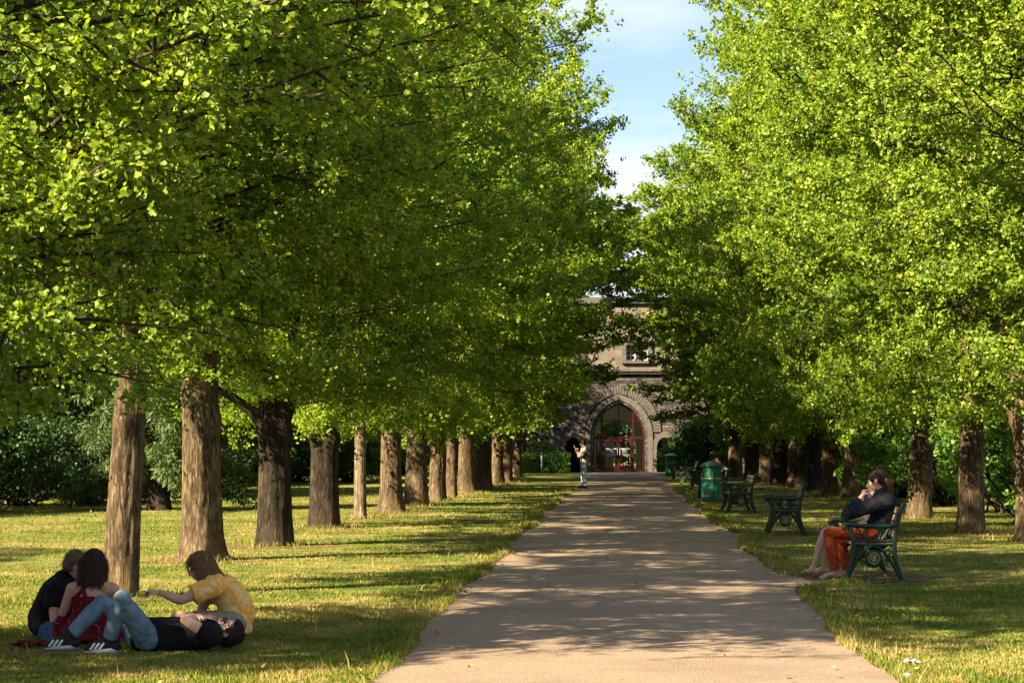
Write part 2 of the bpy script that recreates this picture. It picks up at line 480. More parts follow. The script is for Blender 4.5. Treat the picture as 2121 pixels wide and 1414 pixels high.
def ginkgo(px0, px1, py, key, label, top=None, topx=None, rot=0.0, sc=1.0, zsc=1.0, bark='bark', knots=(), flare=.3, fork=None, Y=None, X=None, w=None, lean=(0, 0), seed=0, crown_off=(0, 0), hbt=2.35):
    if Y is None:
        Y = GY(py); X = ((px0+px1)/2-PXC)/F*Y; w = (px1-px0)/F*Y
    rng = np.random.default_rng(seed+int(Y*10))
    root = thing('ginkgo_tree', label, 'tree', (X, Y, 0), 0, 'ginkgo trees lining the avenue')
    r = w/2*.93
    me, ch, _ = CR[key]
    H = CH[key][0]*sc*zsc
    # trunk: lean given in metres of offset at 2.4 m
    lx, ly = lean
    pts = [(0, 0, -.06), (lx*.25, ly*.25, .7), (lx*.65, ly*.65, 1.6), (lx, ly, 2.4), (lx*1.05, ly, 4.2), (crown_off[0], crown_off[1], 7), (crown_off[0], crown_off[1], H*.97)]
    rad = [r*1.02, r*.95, r*.88, r*.86, r*.62, r*.40, .03]
    near = Y < 62
    V1, Q1 = trunk_np(rng, pts, rad, n=56 if near else 28, flare=flare, knots=knots, furrow=.04, res=None if near else 60)
    # limbs, turned with the crown
    c, s = math.cos(rot), math.sin(rot)
    Rm = np.array([[c, -s, 0], [s, c, 0], [0, 0, 1]])
    thick = [x for x in ch if len(x[0]) == 9] if not key[0] == 'n' else ch
    hb0 = CH[key][1]
    zo = hbt-hb0*sc*zsc
    off = np.array([crown_off[0], crown_off[1], zo])
    def place(p):
        q = (p*np.array([sc, sc, sc*zsc]))@Rm.T
        lowf = np.clip((6-q[:, 2])/3.5, 0, 1)[:, None]
        return q+off
    big = [(place(p), rd) for p, rd in thick if len(p) == 9]
    V2, Q2 = tubes_np(big, 6)
    allV = [V1, V2]; allQ = [Q1, Q2+len(V1)]
    if key[0] == 'n':
        V3, Q3 = tubes_np([(place(p), rd) for p, rd in thick if len(p) != 9], 3)
        allQ.append(Q3+len(V1)+len(V2)); allV.append(V3)
    if fork:
        for fp, fr in fork:
            V4, Q4 = trunk_np(rng, fp, fr, n=30, flare=0, furrow=.045)
            allQ.append(Q4+sum(len(v) for v in allV)); allV.append(V4)
    tm = np_mesh('trunk', np.concatenate(allV), np.concatenate(allQ), M[bark], True)
    tm.materials.append(M['limb'])
    mi = np.zeros(len(tm.polygons), np.int32); mi[len(Q1):len(Q1)+len(Q2)+(len(Q3) if key[0] == 'n' else 0)] = 1
    tm.polygons.foreach_set('material_index', mi)
    obj('trunk', tm, root)
    cr = obj('crown', me, root)
    cr.location = (crown_off[0], crown_off[1], zo); cr.rotation_euler = (0, 0, rot); cr.scale = (sc, sc, sc*zsc)
    return root

k_ = 0
# row along the lawn side
ginkgo(0, 0, 0, 'n3', 'ginkgo by the lower corner of the lawn, only its crown and trunk foot showing', Y=15.3, X=-4.22, w=.66, rot=1.0, zsc=.90, hbt=2.3, flare=.5, lean=(-.25, 0))
ginkgo(207, 287, 1235, 'n3', 'ginkgo with a sunlit leaning trunk standing right behind the picnic group', rot=2.6, hbt=3.0, zsc=.88, lean=(.14, 0), knots=[(1.85, R_(-110), .12, .06), (2.35, R_(-60), .15, .05)], flare=.12, crown_off=(.15, 0))
ginkgo(374, 462, 1160, 'n3', 'ginkgo with a stout brown flared trunk behind the person in the yellow shirt', rot=4.1, hbt=2.95, zsc=.92, lean=(-.03, 0), knots=[(1.95, R_(-10), .16, .05)], flare=.34)
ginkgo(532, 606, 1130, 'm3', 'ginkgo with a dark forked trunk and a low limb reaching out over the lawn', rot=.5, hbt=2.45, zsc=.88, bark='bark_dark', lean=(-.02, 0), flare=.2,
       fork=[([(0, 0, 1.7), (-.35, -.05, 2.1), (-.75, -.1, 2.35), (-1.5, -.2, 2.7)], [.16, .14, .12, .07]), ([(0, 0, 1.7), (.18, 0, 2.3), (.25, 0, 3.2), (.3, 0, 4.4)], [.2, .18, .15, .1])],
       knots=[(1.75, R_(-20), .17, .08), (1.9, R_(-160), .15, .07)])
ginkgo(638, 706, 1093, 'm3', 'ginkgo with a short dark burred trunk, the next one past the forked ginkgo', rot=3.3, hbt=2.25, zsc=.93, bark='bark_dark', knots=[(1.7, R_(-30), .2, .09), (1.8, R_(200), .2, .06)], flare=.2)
ginkgo(733, 760, 1074, 'm1', 'young ginkgo with a thin pale straight trunk', rot=5.2, sc=.80, zsc=.9, bark='bark_pale', flare=.1)
ginkgo(787, 834, 1061, 'm3', 'ginkgo with a pale trunk spreading into a wide flared foot on dry grass', rot=1.2, hbt=2.2, zsc=1.05, flare=.6)
ginkgo(838, 888, 1048, 'm1', 'ginkgo with a broad ridged trunk just past the one with the flared foot', rot=2.2, zsc=.96, flare=.25)
ginkgo(889, 924, 1037, 'm2', 'ginkgo with a half shaded trunk between the broad ridged one and the narrow one', rot=.2, zsc=1.08)
ginkgo(923, 948, 1030, 'm1', 'ginkgo with a narrow mottled trunk, sixth from the gate on the lawn side', rot=3.9, zsc=1.1)
ginkgo(948, 984, 1021, 'f1', 'ginkgo with a fluted double-stemmed trunk, fifth from the gate on the lawn side', rot=1.9)
ginkgo(980, 1020, 1013, 'f2', 'ginkgo with a wide leaning trunk, fourth from the gate on the lawn side', rot=4.5)
ginkgo(1018, 1044, 1004, 'f1', 'ginkgo with a brown trunk, third from the gate on the lawn side', rot=2.8)
ginkgo(1039, 1062, 998, 'g1', 'ginkgo with a sunlit brown trunk, second from the gate on the lawn side', rot=.7, sc=.97, hbt=3.0, zsc=.85)
ginkgo(1060, 1082, 989, 'g1', 'ginkgo nearest the gate on the lawn side, its trunk beside the clipped hedge', rot=5.5, sc=1.22, hbt=3.0, zsc=.74)
# row along the bench side
ginkgo(0, 0, 0, 'n1', 'ginkgo overhanging the grass beside the occupied bench, only its outer leaves showing', Y=26.5, X=8.0, w=.7, rot=.4)
ginkgo(2102, 2190, 1120, 'n1', 'ginkgo with a crooked trunk, standing farthest from the path past the occupied bench', rot=5.0, lean=(-.12, 0), fork=[([(-.05, 0, 1.5), (-.3, 0, 2.2), (-.42, 0, 3.0), (-.45, 0, 4.0)], [.26, .2, .17, .12])])
ginkgo(1980, 2042, 1102, 'm2', 'ginkgo with a straight shaded upright trunk standing in front of the leafy hedge', rot=2.0, flare=.16)
ginkgo(1875, 1928, 1073, 'm1', 'ginkgo with a trunk leaning away from the path just behind the seated woman', rot=3.6, lean=(.12, 0), flare=.12)
ginkgo(1808, 1852, 1046, 'm2', "ginkgo with a golden sunlit trunk rising over the seated woman's head", rot=5.9, sc=1.0, zsc=1.14, flare=.15)
ginkgo(1745, 1794, 1033, 'm1', 'ginkgo with a thick pale knobbly trunk and stub limb, beside the thin straight one', rot=.9, sc=1.02, zsc=1.16, flare=.4, knots=[(2.0, R_(-150), .2, .12), (1.6, R_(0), .16, .08)],
       fork=[([(-.1, 0, 2.0), (-.45, -.05, 2.5), (-.7, -.1, 2.75)], [.2, .16, .13])])
ginkgo(1702, 1737, 1027, 'm2', 'ginkgo with a thin straight evenly lit trunk, by the empty bench', rot=4.2, sc=1.02, zsc=1.18, flare=.12)
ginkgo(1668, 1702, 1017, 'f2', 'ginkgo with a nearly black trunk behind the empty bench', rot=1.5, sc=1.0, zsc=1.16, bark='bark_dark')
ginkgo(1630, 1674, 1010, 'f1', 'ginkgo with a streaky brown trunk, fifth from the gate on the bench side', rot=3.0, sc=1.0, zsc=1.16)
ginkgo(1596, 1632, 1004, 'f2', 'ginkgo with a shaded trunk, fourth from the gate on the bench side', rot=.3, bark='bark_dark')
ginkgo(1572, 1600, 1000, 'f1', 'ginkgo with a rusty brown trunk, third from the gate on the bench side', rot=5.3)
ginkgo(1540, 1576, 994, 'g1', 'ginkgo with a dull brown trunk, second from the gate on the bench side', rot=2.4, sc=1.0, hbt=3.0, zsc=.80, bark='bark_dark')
ginkgo(1506, 1540, 989, 'g1', 'ginkgo nearest the gate on the bench side, its trunk over the bench with the couple', rot=4.7, sc=1.24, hbt=3.3, zsc=.70)
# ------------------------------------------------------------------ ground, path
GRASS = [(.34, (.05, .10, .012)), (.44, (.115, .16, .022)), (.525, (.21, .20, .05)), (.64, (.34, .26, .11))]
def patch_fac(t, pos):
    a = t.noise(pos, .35, 4, .6); b = t.noise(pos, 1.7, 4, .6)
    return t.math('ADD', t.math('MULTIPLY', a, .5), t.math('MULTIPLY', b, .5))
def ground_material():
    t = NT('lawn')
    pos = t.geo()
    c = t.noise(pos, 38, 4, .7); e = t.noise(pos, 140, 2, .6)
    f = t.math('ADD', patch_fac(t, pos), t.math('MULTIPLY', t.math('SUBTRACT', c, .5), .45))
    col = t.ramp(f, GRASS)
    col = t.mix(t.math('MULTIPLY', t.ramp(e, [(.35, 1.0), (.6, 0.0)]), .4), col, (.05, .06, .015))
    nb = t.bump(t.math('ADD', t.math('MULTIPLY', c, .8), e), .9, .03)
    return t.done(t.pbsdf(col, .95, .1, normal=nb))
def blade_material():
    t = NT('grass_blade')
    pos = t.geo(); g = t.n('ShaderNodeNewGeometry')
    f = t.math('ADD', patch_fac(t, pos), t.math('MULTIPLY', t.math('SUBTRACT', g.outputs['Random Per Island'], .5), .24))
    col = t.ramp(f, GRASS)
    d = t.n('ShaderNodeBsdfDiffuse'); t.l(col, d.inputs['Color'])
    tr = t.n('ShaderNodeBsdfTranslucent'); t.l(t.mix(1.0, col, (1.2, 1.15, .6), 'MULTIPLY'), tr.inputs['Color'])
    m1 = t.n('ShaderNodeMixShader'); m1.inputs[0].default_value = .4
    t.l(d.outputs[0], m1.inputs[1]); t.l(tr.outputs[0], m1.inputs[2])
    return t.done(m1.outputs[0])
M['blade'] = blade_material()
M['lawn'] = ground_material()
def path_material():
    t = NT('path_gravel')
    pos = t.geo()
    n = t.math('ADD', t.math('MULTIPLY', t.noise(pos, 120, 3, .7), .6), t.math('MULTIPLY', t.noise(pos, 34, 4, .7), .4)); b = t.noise(pos, .8, 4, .6); v = t.n('ShaderNodeTexVoronoi'); v.inputs['Scale'].default_value = 95
    t.l(pos, v.inputs['Vector'])
    col = t.ramp(n, [(.28, (.08, .063, .043)), (.5, (.225, .162, .108)), (.74, (.42, .31, .21))])
    col = t.mix(t.math('MULTIPLY', t.ramp(b, [(.42, 0.0), (.62, 1.0)]), .55), col, (.135, .105, .072))
    sp = t.math('GREATER_THAN', t.noise(pos, 210, 1), .72)
    col = t.mix(t.math('MULTIPLY', sp, .6), col, (.55, .48, .4))
    nb = t.bump(t.math('ADD', v.outputs['Distance'], n), .7, .012)
    return t.done(t.pbsdf(col, .85, .25, normal=nb))
M['path'] = path_material()
LE = [(2, -1.4), (14.07, -1.0), (22.4, -.55), (37.1, .17), (81.9, 2.66), (112.6, 3.75)]
RE = [(2, 1.95), (14.07, 2.58), (22.4, 3.12), (43, 4.19), (81.9, 6.18), (112.6, 7.9)]
def edge(tab, y): return float(np.interp(y, [a[0] for a in tab], [a[1] for a in tab]))
rngp = np.random.default_rng(5)
def wob(y, ph): return .04*math.sin(y*1.3+ph)+.015*math.sin(y*4.3+ph*2)+.05*math.sin(y*.5+ph)
def lx(y): return edge(LE, y)+wob(y, .4)
def rx(y): return edge(RE, y)+wob(y, 2.1)+.55*math.exp(-((y-23.6)/.75)**2)+.45*math.exp(-((y-35.4)/.9)**2)
g = MB(); g.add([(-400, -60, 0), (400, -60, 0), (400, 900, 0), (-400, 900, 0)], [(0, 1, 2, 3)])
g.build('lawn', M['lawn'], kind='structure')
ys = np.concatenate([np.arange(2, 50, .12), np.arange(50, 112.4, .5)])
pv = []; pf = []
for i, y in enumerate(ys):
    a, b = lx(y), rx(y)
    for q in range(7): pv.append((a+(b-a)*q/6, y, .006+.02*(1-abs(q-3)/3)))
for i in range(len(ys)-1):
    for q in range(6): pf.append((i*7+q, i*7+q+1, (i+1)*7+q+1, (i+1)*7+q))
g = MB(); g.add(pv, pf); g.build('path', M['path'], smooth=True, kind='structure')

# grass blades on the near lawn, denser and longer along the path edge
def make_grass():
    rng = np.random.default_rng(9)
    X = []; Y = []; H = []
    def put(x, y, h):
        X.append(x); Y.append(y); H.append(h)
    n = 620000
    z = 12.8*(40/12.8)**rng.uniform(0, 1, n)
    hw = z*(1110/F)+3.2
    x = rng.uniform(-1, 1, n)*hw
    dens = np.clip((30-z)/17, .25, 1)
    k = rng.random(n) < dens*np.clip((hw-2)/5, .4, 1)
    x, z = x[k], z[k]
    h = rng.uniform(.012, .033, len(x))*(1+.5*np.sin(x*1.3+z*.7)*np.sin(z*1.9))
    l = np.array([lx(q) for q in z]); r = np.array([rx(q) for q in z])
    out = (x < l) | (x > r)
    for o in [o for o in scene.objects if o.name.startswith('ginkgo_tree')]:
        out &= ~((np.hypot(x-o.location.x, z-o.location.y) < rng.uniform(.35, 1.0, len(x))) & (rng.random(len(x)) < .8))
    x, z, h = x[out], z[out], h[out]
    q = 110000; z2 = rng.uniform(36, 75, q); x2 = rng.uniform(-1, 1, q)*(z2*.258+3)
    o2 = np.array([(a < lx(b)-.05) or (a > rx(b)+.05) for a, b in zip(x2, z2)])
    x = np.concatenate([x, x2[o2]]); z = np.concatenate([z, z2[o2]]); h = np.concatenate([h, rng.uniform(.015, .04, o2.sum())])
    # fringe along both edges
    m = 42000
    ze = rng.uniform(13, 70, m); sd_ = rng.random(m) < .5
    off = rng.exponential(.10, m)-.08
    xe = np.where(sd_, np.array([lx(q) for q in ze])-off, np.array([rx(q) for q in ze])+off)
    he = rng.uniform(.03, .085, m)*np.where(rng.random(m) < .03, 2.0, 1)
    # tufts round the feet of the trunks
    tx, tz = [], []
    for o in [o for o in scene.objects if o.name.startswith('ginkgo_tree')]:
        q = 260
        a = rng.uniform(0, 6.28, q); rr = .33+rng.exponential(.16, q)
        tx.append(o.location.x+rr*np.cos(a)); tz.append(o.location.y+rr*np.sin(a))
    tx = np.concatenate(tx); tz = np.concatenate(tz); th = rng.uniform(.03, .12, len(tx))
    # dry stalks
    q = 420; sx = rng.uniform(-1, 1, q); sz = rng.uniform(13, 36, q); sx = sx*sz*.25
    ok = np.array([(a < lx(b)) or (a > rx(b)) for a, b in zip(sx, sz)]); sx, sz = sx[ok], sz[ok]
    x = np.concatenate([x, xe, tx, sx]); z = np.concatenate([z, ze, tz, sz]); h = np.concatenate([h, he, th, rng.uniform(.07, .14, len(sx))])
    m = len(x); a = rng.uniform(0, 6.28, m); w = rng.uniform(.0022, .0042, m)*(1+z/26)
    bend = rng.uniform(.1, .9, m)*h; b = rng.uniform(0, 6.28, m)
    base = np.stack([x, z, np.zeros(m)], 1)
    s = np.stack([np.cos(a), np.sin(a), np.zeros(m)], 1)*w[:, None]
    dirn = np.stack([np.cos(b), np.sin(b), np.zeros(m)], 1)*bend[:, None]
    up = np.array([0, 0, 1.0])*h[:, None]
    V = np.stack([base-s, base+s, base+s*.7+up*.6+dirn*.35, base+up+dirn], 1)
    mid = base-s*.7+up*.6+dirn*.35
    V = np.concatenate([V, mid[:, None]], 1).reshape(-1, 3)
    i = np.arange(m)[:, None]*5
    T = np.concatenate([i+np.array([0, 1, 2]), i+np.array([0, 2, 4]), i+np.array([4, 2, 3])], 1).reshape(-1, 3)
    obj('grass', np_mesh('grass', V, T, M['blade']), kind='stuff')
make_grass()
# fallen leaves: gathered along the edges and strewn on path and lawn
def make_fallen():
    rng = np.random.default_rng(14)
    n = 950
    z = rng.uniform(13, 60, n); e = rng.random(n)
    x = np.where(e < .4, [rx(q) for q in z]+rng.normal(0, .22, n), np.where(e < .65, [lx(q) for q in z]+rng.normal(0, .12, n), rng.uniform(-1, 1, n)*z*.25))
    C = np.stack([x, z, np.full(n, .03)+rng.uniform(0, .02, n)], 1)
    D = unit(np.stack([rng.normal(size=n), rng.normal(size=n), rng.normal(0, .25, n)], 1))
    N = unit(np.stack([rng.normal(0, .4, n), rng.normal(0, .4, n), np.ones(n)], 1))
    V, Q = leaves_np(C, D, N, rng.uniform(.025, .05, n), True)
    t = NT('dead_leaf'); g = t.n('ShaderNodeNewGeometry')
    c = t.ramp(g.outputs['Random Per Island'], [(0, (.12, .05, .02)), (.5, (.26, .14, .04)), (1, (.36, .24, .07))])
    obj('fallen_leaves', np_mesh('fallen_leaves', V, Q, t.done(t.pbsdf(c, .8, .2))), kind='stuff')
make_fallen()

# dry leaf litter ringed round the feet of the trunks
t = NT('dry_litter'); pos = t.geo(); n_ = t.noise(pos, 45, 5, .7)
M['litter'] = t.done(t.pbsdf(t.ramp(n_, [(.3, (.06, .035, .02)), (.55, (.16, .10, .05)), (.72, (.25, .18, .09))]), .95, .1, normal=t.bump(n_, .9, .02)))
mb = MB(); rs = random.Random(8)
for o in [o for o in scene.objects if o.name.startswith('ginkgo_tree')]:
    a = rs.uniform(.62, .95); k = 60; ph = rs.uniform(0, 6)
    mb.add([(o.location.x+a*math.cos(2*PI*i/k)*(1+.16*math.sin(5*2*PI*i/k+ph)+rs.uniform(-.14, .14)), o.location.y+a*math.sin(2*PI*i/k)*(1+.12*math.sin(3*2*PI*i/k+ph)+rs.uniform(-.14, .14)), .005) for i in range(k)], [tuple(range(k))])
mb.build('dry_ground', M['litter'], kind='structure')
# ------------------------------------------------------------------ shrubs and background trees
def clump_leaves(rng, centers, radii, n, lsize, squash=.75, fan=False, droop=.2, wid=1.0):
    w = radii**2; w = w/w.sum()
    idx = rng.choice(len(centers), n, p=w)
    d = unit(rng.normal(size=(n, 3)))
    rr = radii[idx]*rng.uniform(.55, 1.05, n)**.6
    B = centers[idx]+d*rr[:, None]*np.array([1, 1, squash])
    D = unit(d*.9+rng.normal(size=(n, 3))*.7+np.array([0, 0, -droop]))
    N = unit(rng.normal(size=(n, 3))*.8+d*.6+np.array([0, 0, .5]))
    return leaves_np(B, D, N, lsize*rng.uniform(.6, 1.2, n), fan, wid)
def bush_mesh(seed, rx_, ry_, h, nclump, n, lsize, mat, box=False, rag=.3):
    rng = np.random.default_rng(seed)
    u = rng.uniform(0, 1, nclump); a = rng.uniform(0, 6.28, nclump)
    if box:
        q = rng.uniform(-1, 1, (nclump, 3)); f = rng.integers(0, 3, nclump)
        for i in range(nclump):
            q[i, f[i]] = np.sign(q[i, f[i]])*rng.uniform(.9, 1)
        C = q*np.array([rx_, ry_, h/2])*.9+np.array([0, 0, h/2])
        rad = np.full(nclump, .16)*rng.uniform(.7, 1.3, nclump)
    else:
        z = u**.8; r = np.sqrt(np.clip(1-z**2.4, 0, 1))*(.78+.22*rng.uniform(0, 1, nclump))
        C = np.stack([rx_*r*np.cos(a), ry_*r*np.sin(a), z*h*.92+.12*h*(1-z)], 1)
        C *= (1+rag*.5*rng.normal(size=(nclump, 1)).clip(-1, 1.4)*.5)
        rad = min(rx_, ry_)*rng.uniform(.16, .34, nclump)
    C[:, 2] = np.maximum(C[:, 2], .12)
    V, Q = clump_leaves(rng, C, rad, n, lsize)
    V[:, 2] = np.maximum(V[:, 2], .01)
    leaf = np_mesh('foliage', V, Q, mat)
    ch = []
    for i in range(0, nclump, 3):
        e = C[i]; b = np.array([rng.normal(0, .12*rx_), rng.normal(0, .12*ry_), 0])
        t = np.linspace(0, 1, 6)[:, None]
        ch.append((b*(1-t)+e*t+np.array([0, 0, .1])*np.sin(t*3.14), np.linspace(.03, .008, 6)))
    V2, Q2 = tubes_np(ch, 5)
    return leaf, np_mesh('stems', V2, Q2, M['bark_dark'], True)
BUSH = {
 'hedge1': bush_mesh(41, 2.3, 1.5, 4.4, 140, 30000, .105, M['leaf_hedge'], rag=.5),
 'hedge2': bush_mesh(42, 2.6, 1.6, 5.2, 150, 32000, .105, M['leaf_hedge'], rag=.5),
 'dark1': bush_mesh(43, 2.6, 1.8, 2.2, 130, 26000, .09, M['leaf_dark'], rag=.6),
 'shrub1': bush_mesh(44, 1.7, 1.5, 2.6, 110, 13000, .12, M['leaf_shrub'], rag=.7),
 'shrub2': bush_mesh(45, 2.2, 1.6, 3.2, 110, 12000, .13, M['leaf_light'], rag=.7),
 'box': bush_mesh(46, 1.3, .6, 1.0, 220, 11000, .075, M['leaf_hedge'], box=True),
}
def bush(name, key, x, y, label, cat, sc=1.0, rz=0.0, zs=1.0, group=None):
    r = thing(name, label, cat, (x, y, 0), rz, group)
    a, b = BUSH[key]
    for nm, me in (('foliage', a), ('stem', b)):
        o = obj(nm, me, r); o.scale = (sc, sc, sc*zs)
    return r
def tree_mesh(seed, H, R, hb, nclump, n, lsize, mat, conif=False):
    rng = np.random.default_rng(seed)
    if conif:
        C = []; rad = []; ch = []
        for i in range(nclump):
            t = (i+.5)/nclump; z = hb+(H-hb)*t; a = i*2.4+rng.uniform(-.4, .4)
            L = R*(1-t)**.8*rng.uniform(.75, 1.1)+.15
            for q in np.linspace(.25, 1, 7):
                C.append([L*q*math.cos(a)+rng.normal(0, .08), L*q*math.sin(a)+rng.normal(0, .08), z-.32*L*q**1.7+.1]); rad.append(.16+.15*L*(1-q)+.05)
            tt = np.linspace(0, 1, 6)[:, None]
            ch.append((np.array([0, 0, z])+np.array([math.cos(a), math.sin(a), 0])*L*tt+np.array([0, 0, -.32])*L*tt**1.7, np.linspace(.035, .008, 6)))
        C = np.array(C); rad = np.array(rad)
        V, Q = clump_leaves(rng, C, rad, n, lsize, squash=.45, droop=.9, wid=.2)
    else:
        z = rng.uniform(0, 1, nclump); a = rng.uniform(0, 6.28, nclump)
        r = R*np.sqrt(np.clip(1-(2*z-.85)**2/1.4, .05, 1))*rng.uniform(.55, 1.05, nclump)
        C = np.stack([r*np.cos(a), r*np.sin(a), hb+(H-hb)*z], 1)
        rad = R*rng.uniform(.16, .34, nclump)
        ch = []
        for i in range(0, nclump, 2):
            z0 = max(hb*.6, C[i, 2]-rng.uniform(.5, 2.0)); tt = np.linspace(0, 1, 6)[:, None]
            ch.append((np.array([0, 0, z0])*(1-tt)+C[i]*tt, np.linspace(.09, .015, 6)))
        V, Q = clump_leaves(rng, C, rad, n, lsize)
    V1, Q1 = trunk_np(rng, [(0, 0, -.05), (0, 0, 2), (.1, 0, H*.5), (0, 0, H*.93)], [.32, .27, .16, .03], n=24, flare=.3, res=40)
    V2, Q2 = tubes_np(ch, 5)
    return np_mesh('crown', V, Q, mat), np_mesh('trunk', np.concatenate([V1, V2]), np.concatenate([Q1, Q2+len(V1)]), M['bark_dark'], True)
TREE = {
 'dark': tree_mesh(51, 13, 4.6, 1.0, 110, 42000, .17, M['leaf_dark']),
 'mid': tree_mesh(52, 12, 4.4, 1.2, 105, 38000, .17, M['leaf_shrub']),
 'conif': tree_mesh(53, 9, 3.2, .9, 60, 46000, .24, M['leaf_conifer'], True),
}
def bgtree(name, key, x, y, label, sc=1.0, rz=0.0, group=None):
    r = thing(name, label, 'tree', (x, y, 0), rz, group)
    a, b = TREE[key]
    for nm, me in (('trunk', b), ('crown', a)):
        o = obj(nm, me, r); o.scale = (sc, sc, sc)
GB = 'trees and shrubs behind the lawn'
def at(px, y): return (px-PXC)/F*y
bgtree('conifer_tree', 'conif', at(330, 49), 49, 'conifer with pale drooping feathery boughs beside the sunlit leaning ginkgo trunk', .8, .5, GB)
bgtree('evergreen_tree', 'dark', at(-60, 60), 60, 'dark evergreen filling the far corner of the lawn behind the conifer', .95, 1.0, GB)
bgtree('evergreen_tree', 'dark', at(330, 66), 66, 'blackish evergreen standing between the two nearest full ginkgo trunks', .9, 2.2, GB)
bgtree('broadleaf_tree', 'mid', at(120, 78), 78, 'mid green broadleaf tree rising behind the conifer', 1.1, .3, GB)
bgtree('evergreen_tree', 'dark', at(520, 82), 82, 'dark evergreen seen behind the forked ginkgo trunk', 1.0, 4.0, GB)
bgtree('broadleaf_tree', 'mid', at(640, 98), 98, 'broadleaf tree seen behind the burred ginkgo trunk', 1.05, 5.0, GB)
bgtree('evergreen_tree', 'dark', at(800, 108), 108, 'dark evergreen seen behind the flared foot of the pale ginkgo', 1.0, .9, GB)
bgtree('broadleaf_tree', 'mid', at(930, 124), 124, 'broadleaf tree seen far off between the last lawn-side ginkgos', 1.0, 2.9, GB)
bush('undergrowth_shrub', 'dark1', at(40, 52), 52, 'low dark shrub at the edge of the lawn under the conifer boughs', 'shrub', .85, .2, 1, GB)
bush('undergrowth_shrub', 'dark1', at(180, 55), 55, 'dark shrub just beyond the sunlit leaning ginkgo trunk', 'shrub', .8, 2.0, .9, GB)
bush('undergrowth_shrub', 'dark1', at(325, 60), 60, 'dark shrub filling the gap between the two nearest full ginkgo trunks', 'shrub', .9, 3.1, 1, GB)
bush('undergrowth_shrub', 'dark1', at(-70, 48), 48, 'dark shrub at the near end of the lawn edge belt', 'shrub', .95, 5.0, 1.1, GB)
bush('undergrowth_shrub', 'dark1', at(480, 76), 76, 'dark shrub just to the side of the forked ginkgo trunk', 'shrub', 1.0, 1.0, 1, GB)
bush('undergrowth_shrub', 'dark1', at(615, 86), 86, 'dark rounded shrub between the forked and the burred ginkgo trunks', 'shrub', .75, 4.0, .9, GB)
bush('flowering_shrub', 'shrub2', at(590, 92), 92, 'pale sunlit shrub behind the dark rounded one', 'shrub', .9, 1.0, 1, GB)
bush('flowering_shrub', 'shrub2', at(725, 84), 84, 'bright green shrub behind the thin pale ginkgo trunk', 'shrub', .8, 2.5, 1, GB)
bush('flowering_shrub', 'shrub2', at(830, 104), 104, 'bright green shrub glimpsed beside the flared ginkgo foot', 'shrub', .9, 4.4, 1, GB)
bush('undergrowth_shrub', 'dark1', at(760, 106), 106, 'dark low shrub behind the bright green one at the end of the lawn', 'shrub', 1.1, .5, 1, GB)
bush('undergrowth_shrub', 'dark1', at(950, 116), 116, 'dark shrub filling the gaps between the last lawn-side trunks', 'shrub', 1.3, 2.5, 1, GB)
# leafy screen behind the bench-side row
GH = 'hedge shrubs behind the bench-side row'
for i, (px, y, key, sc, rz, lab) in enumerate([
    (2170, 40, 'hedge2', .8, .3, 'leafy hedge shrub behind the crooked ginkgo trunk'),
    (2085, 47, 'hedge1', .85, 1.7, 'leafy hedge shrub between the crooked and the straight shaded ginkgo'),
    (1960, 52, 'hedge2', .8, 3.2, 'leafy hedge shrub between the straight shaded ginkgo and the leaning one'),
    (1872, 60, 'hedge1', .9, .9, 'leafy hedge shrub behind the seated woman with the ponytail'),
    (1795, 70, 'hedge2', .8, 4.3, 'leafy hedge shrub beyond the thick knobbly ginkgo trunk'),
    (1712, 79, 'hedge1', .9, 5.4, 'leafy hedge shrub behind the thin straight ginkgo trunk'),
    (1650, 90, 'hedge2', .85, 2.6, 'leafy hedge shrub behind the nearly black ginkgo trunk'),
    (1590, 100, 'hedge1', 1.0, .1, 'leafy hedge shrub closing the far end of the screen')]):
    bush('hedge_shrub', key, at(px, y), y, lab, 'shrub', sc, rz, 1, GH)
for px, y, key, sc, rz, lab in [
    (2240, 58, 'mid', .95, .4, 'broadleaf tree behind the hedge shrub by the crooked ginkgo'),
    (2010, 72, 'dark', .95, 1.9, 'dark tree over the hedge behind the straight shaded ginkgo'),
    (1850, 88, 'mid', 1.0, 3.3, 'broadleaf tree over the hedge behind the seated woman'),
    (1730, 104, 'dark', 1.0, 4.1, 'dark tree over the hedge behind the thin straight ginkgo'),
    (1620, 124, 'mid', 1.0, 5.0, 'broadleaf tree beyond the hedge at the gate end')]:
    bgtree('broadleaf_tree' if key == 'mid' else 'evergreen_tree', key, at(px, y), y, lab, sc, rz, 'trees behind the bench-side hedge')
# planting in front of the gate
bush('clipped_hedge', 'box', at(1131, 108), 108, 'clipped green box hedge in front of the gatehouse wall by the phone user', 'hedge', .95, 0, 1.1)
bush('climbing_rose', 'shrub2', at(1128, 110.2), 110.2, 'loose climbing plant on the wall above the clipped hedge', 'plant', .42, .4, 1.05)
bush('gate_shrub', 'shrub1', at(1452, 104), 104, 'large dark green shrub beside the gate behind the far litter bin', 'shrub', .95, .3, 1)
bush('gate_shrub', 'shrub1', at(1415, 106.5), 106.5, 'smaller green shrub against the side arch of the gate', 'shrub', .62, 2.0, 1)

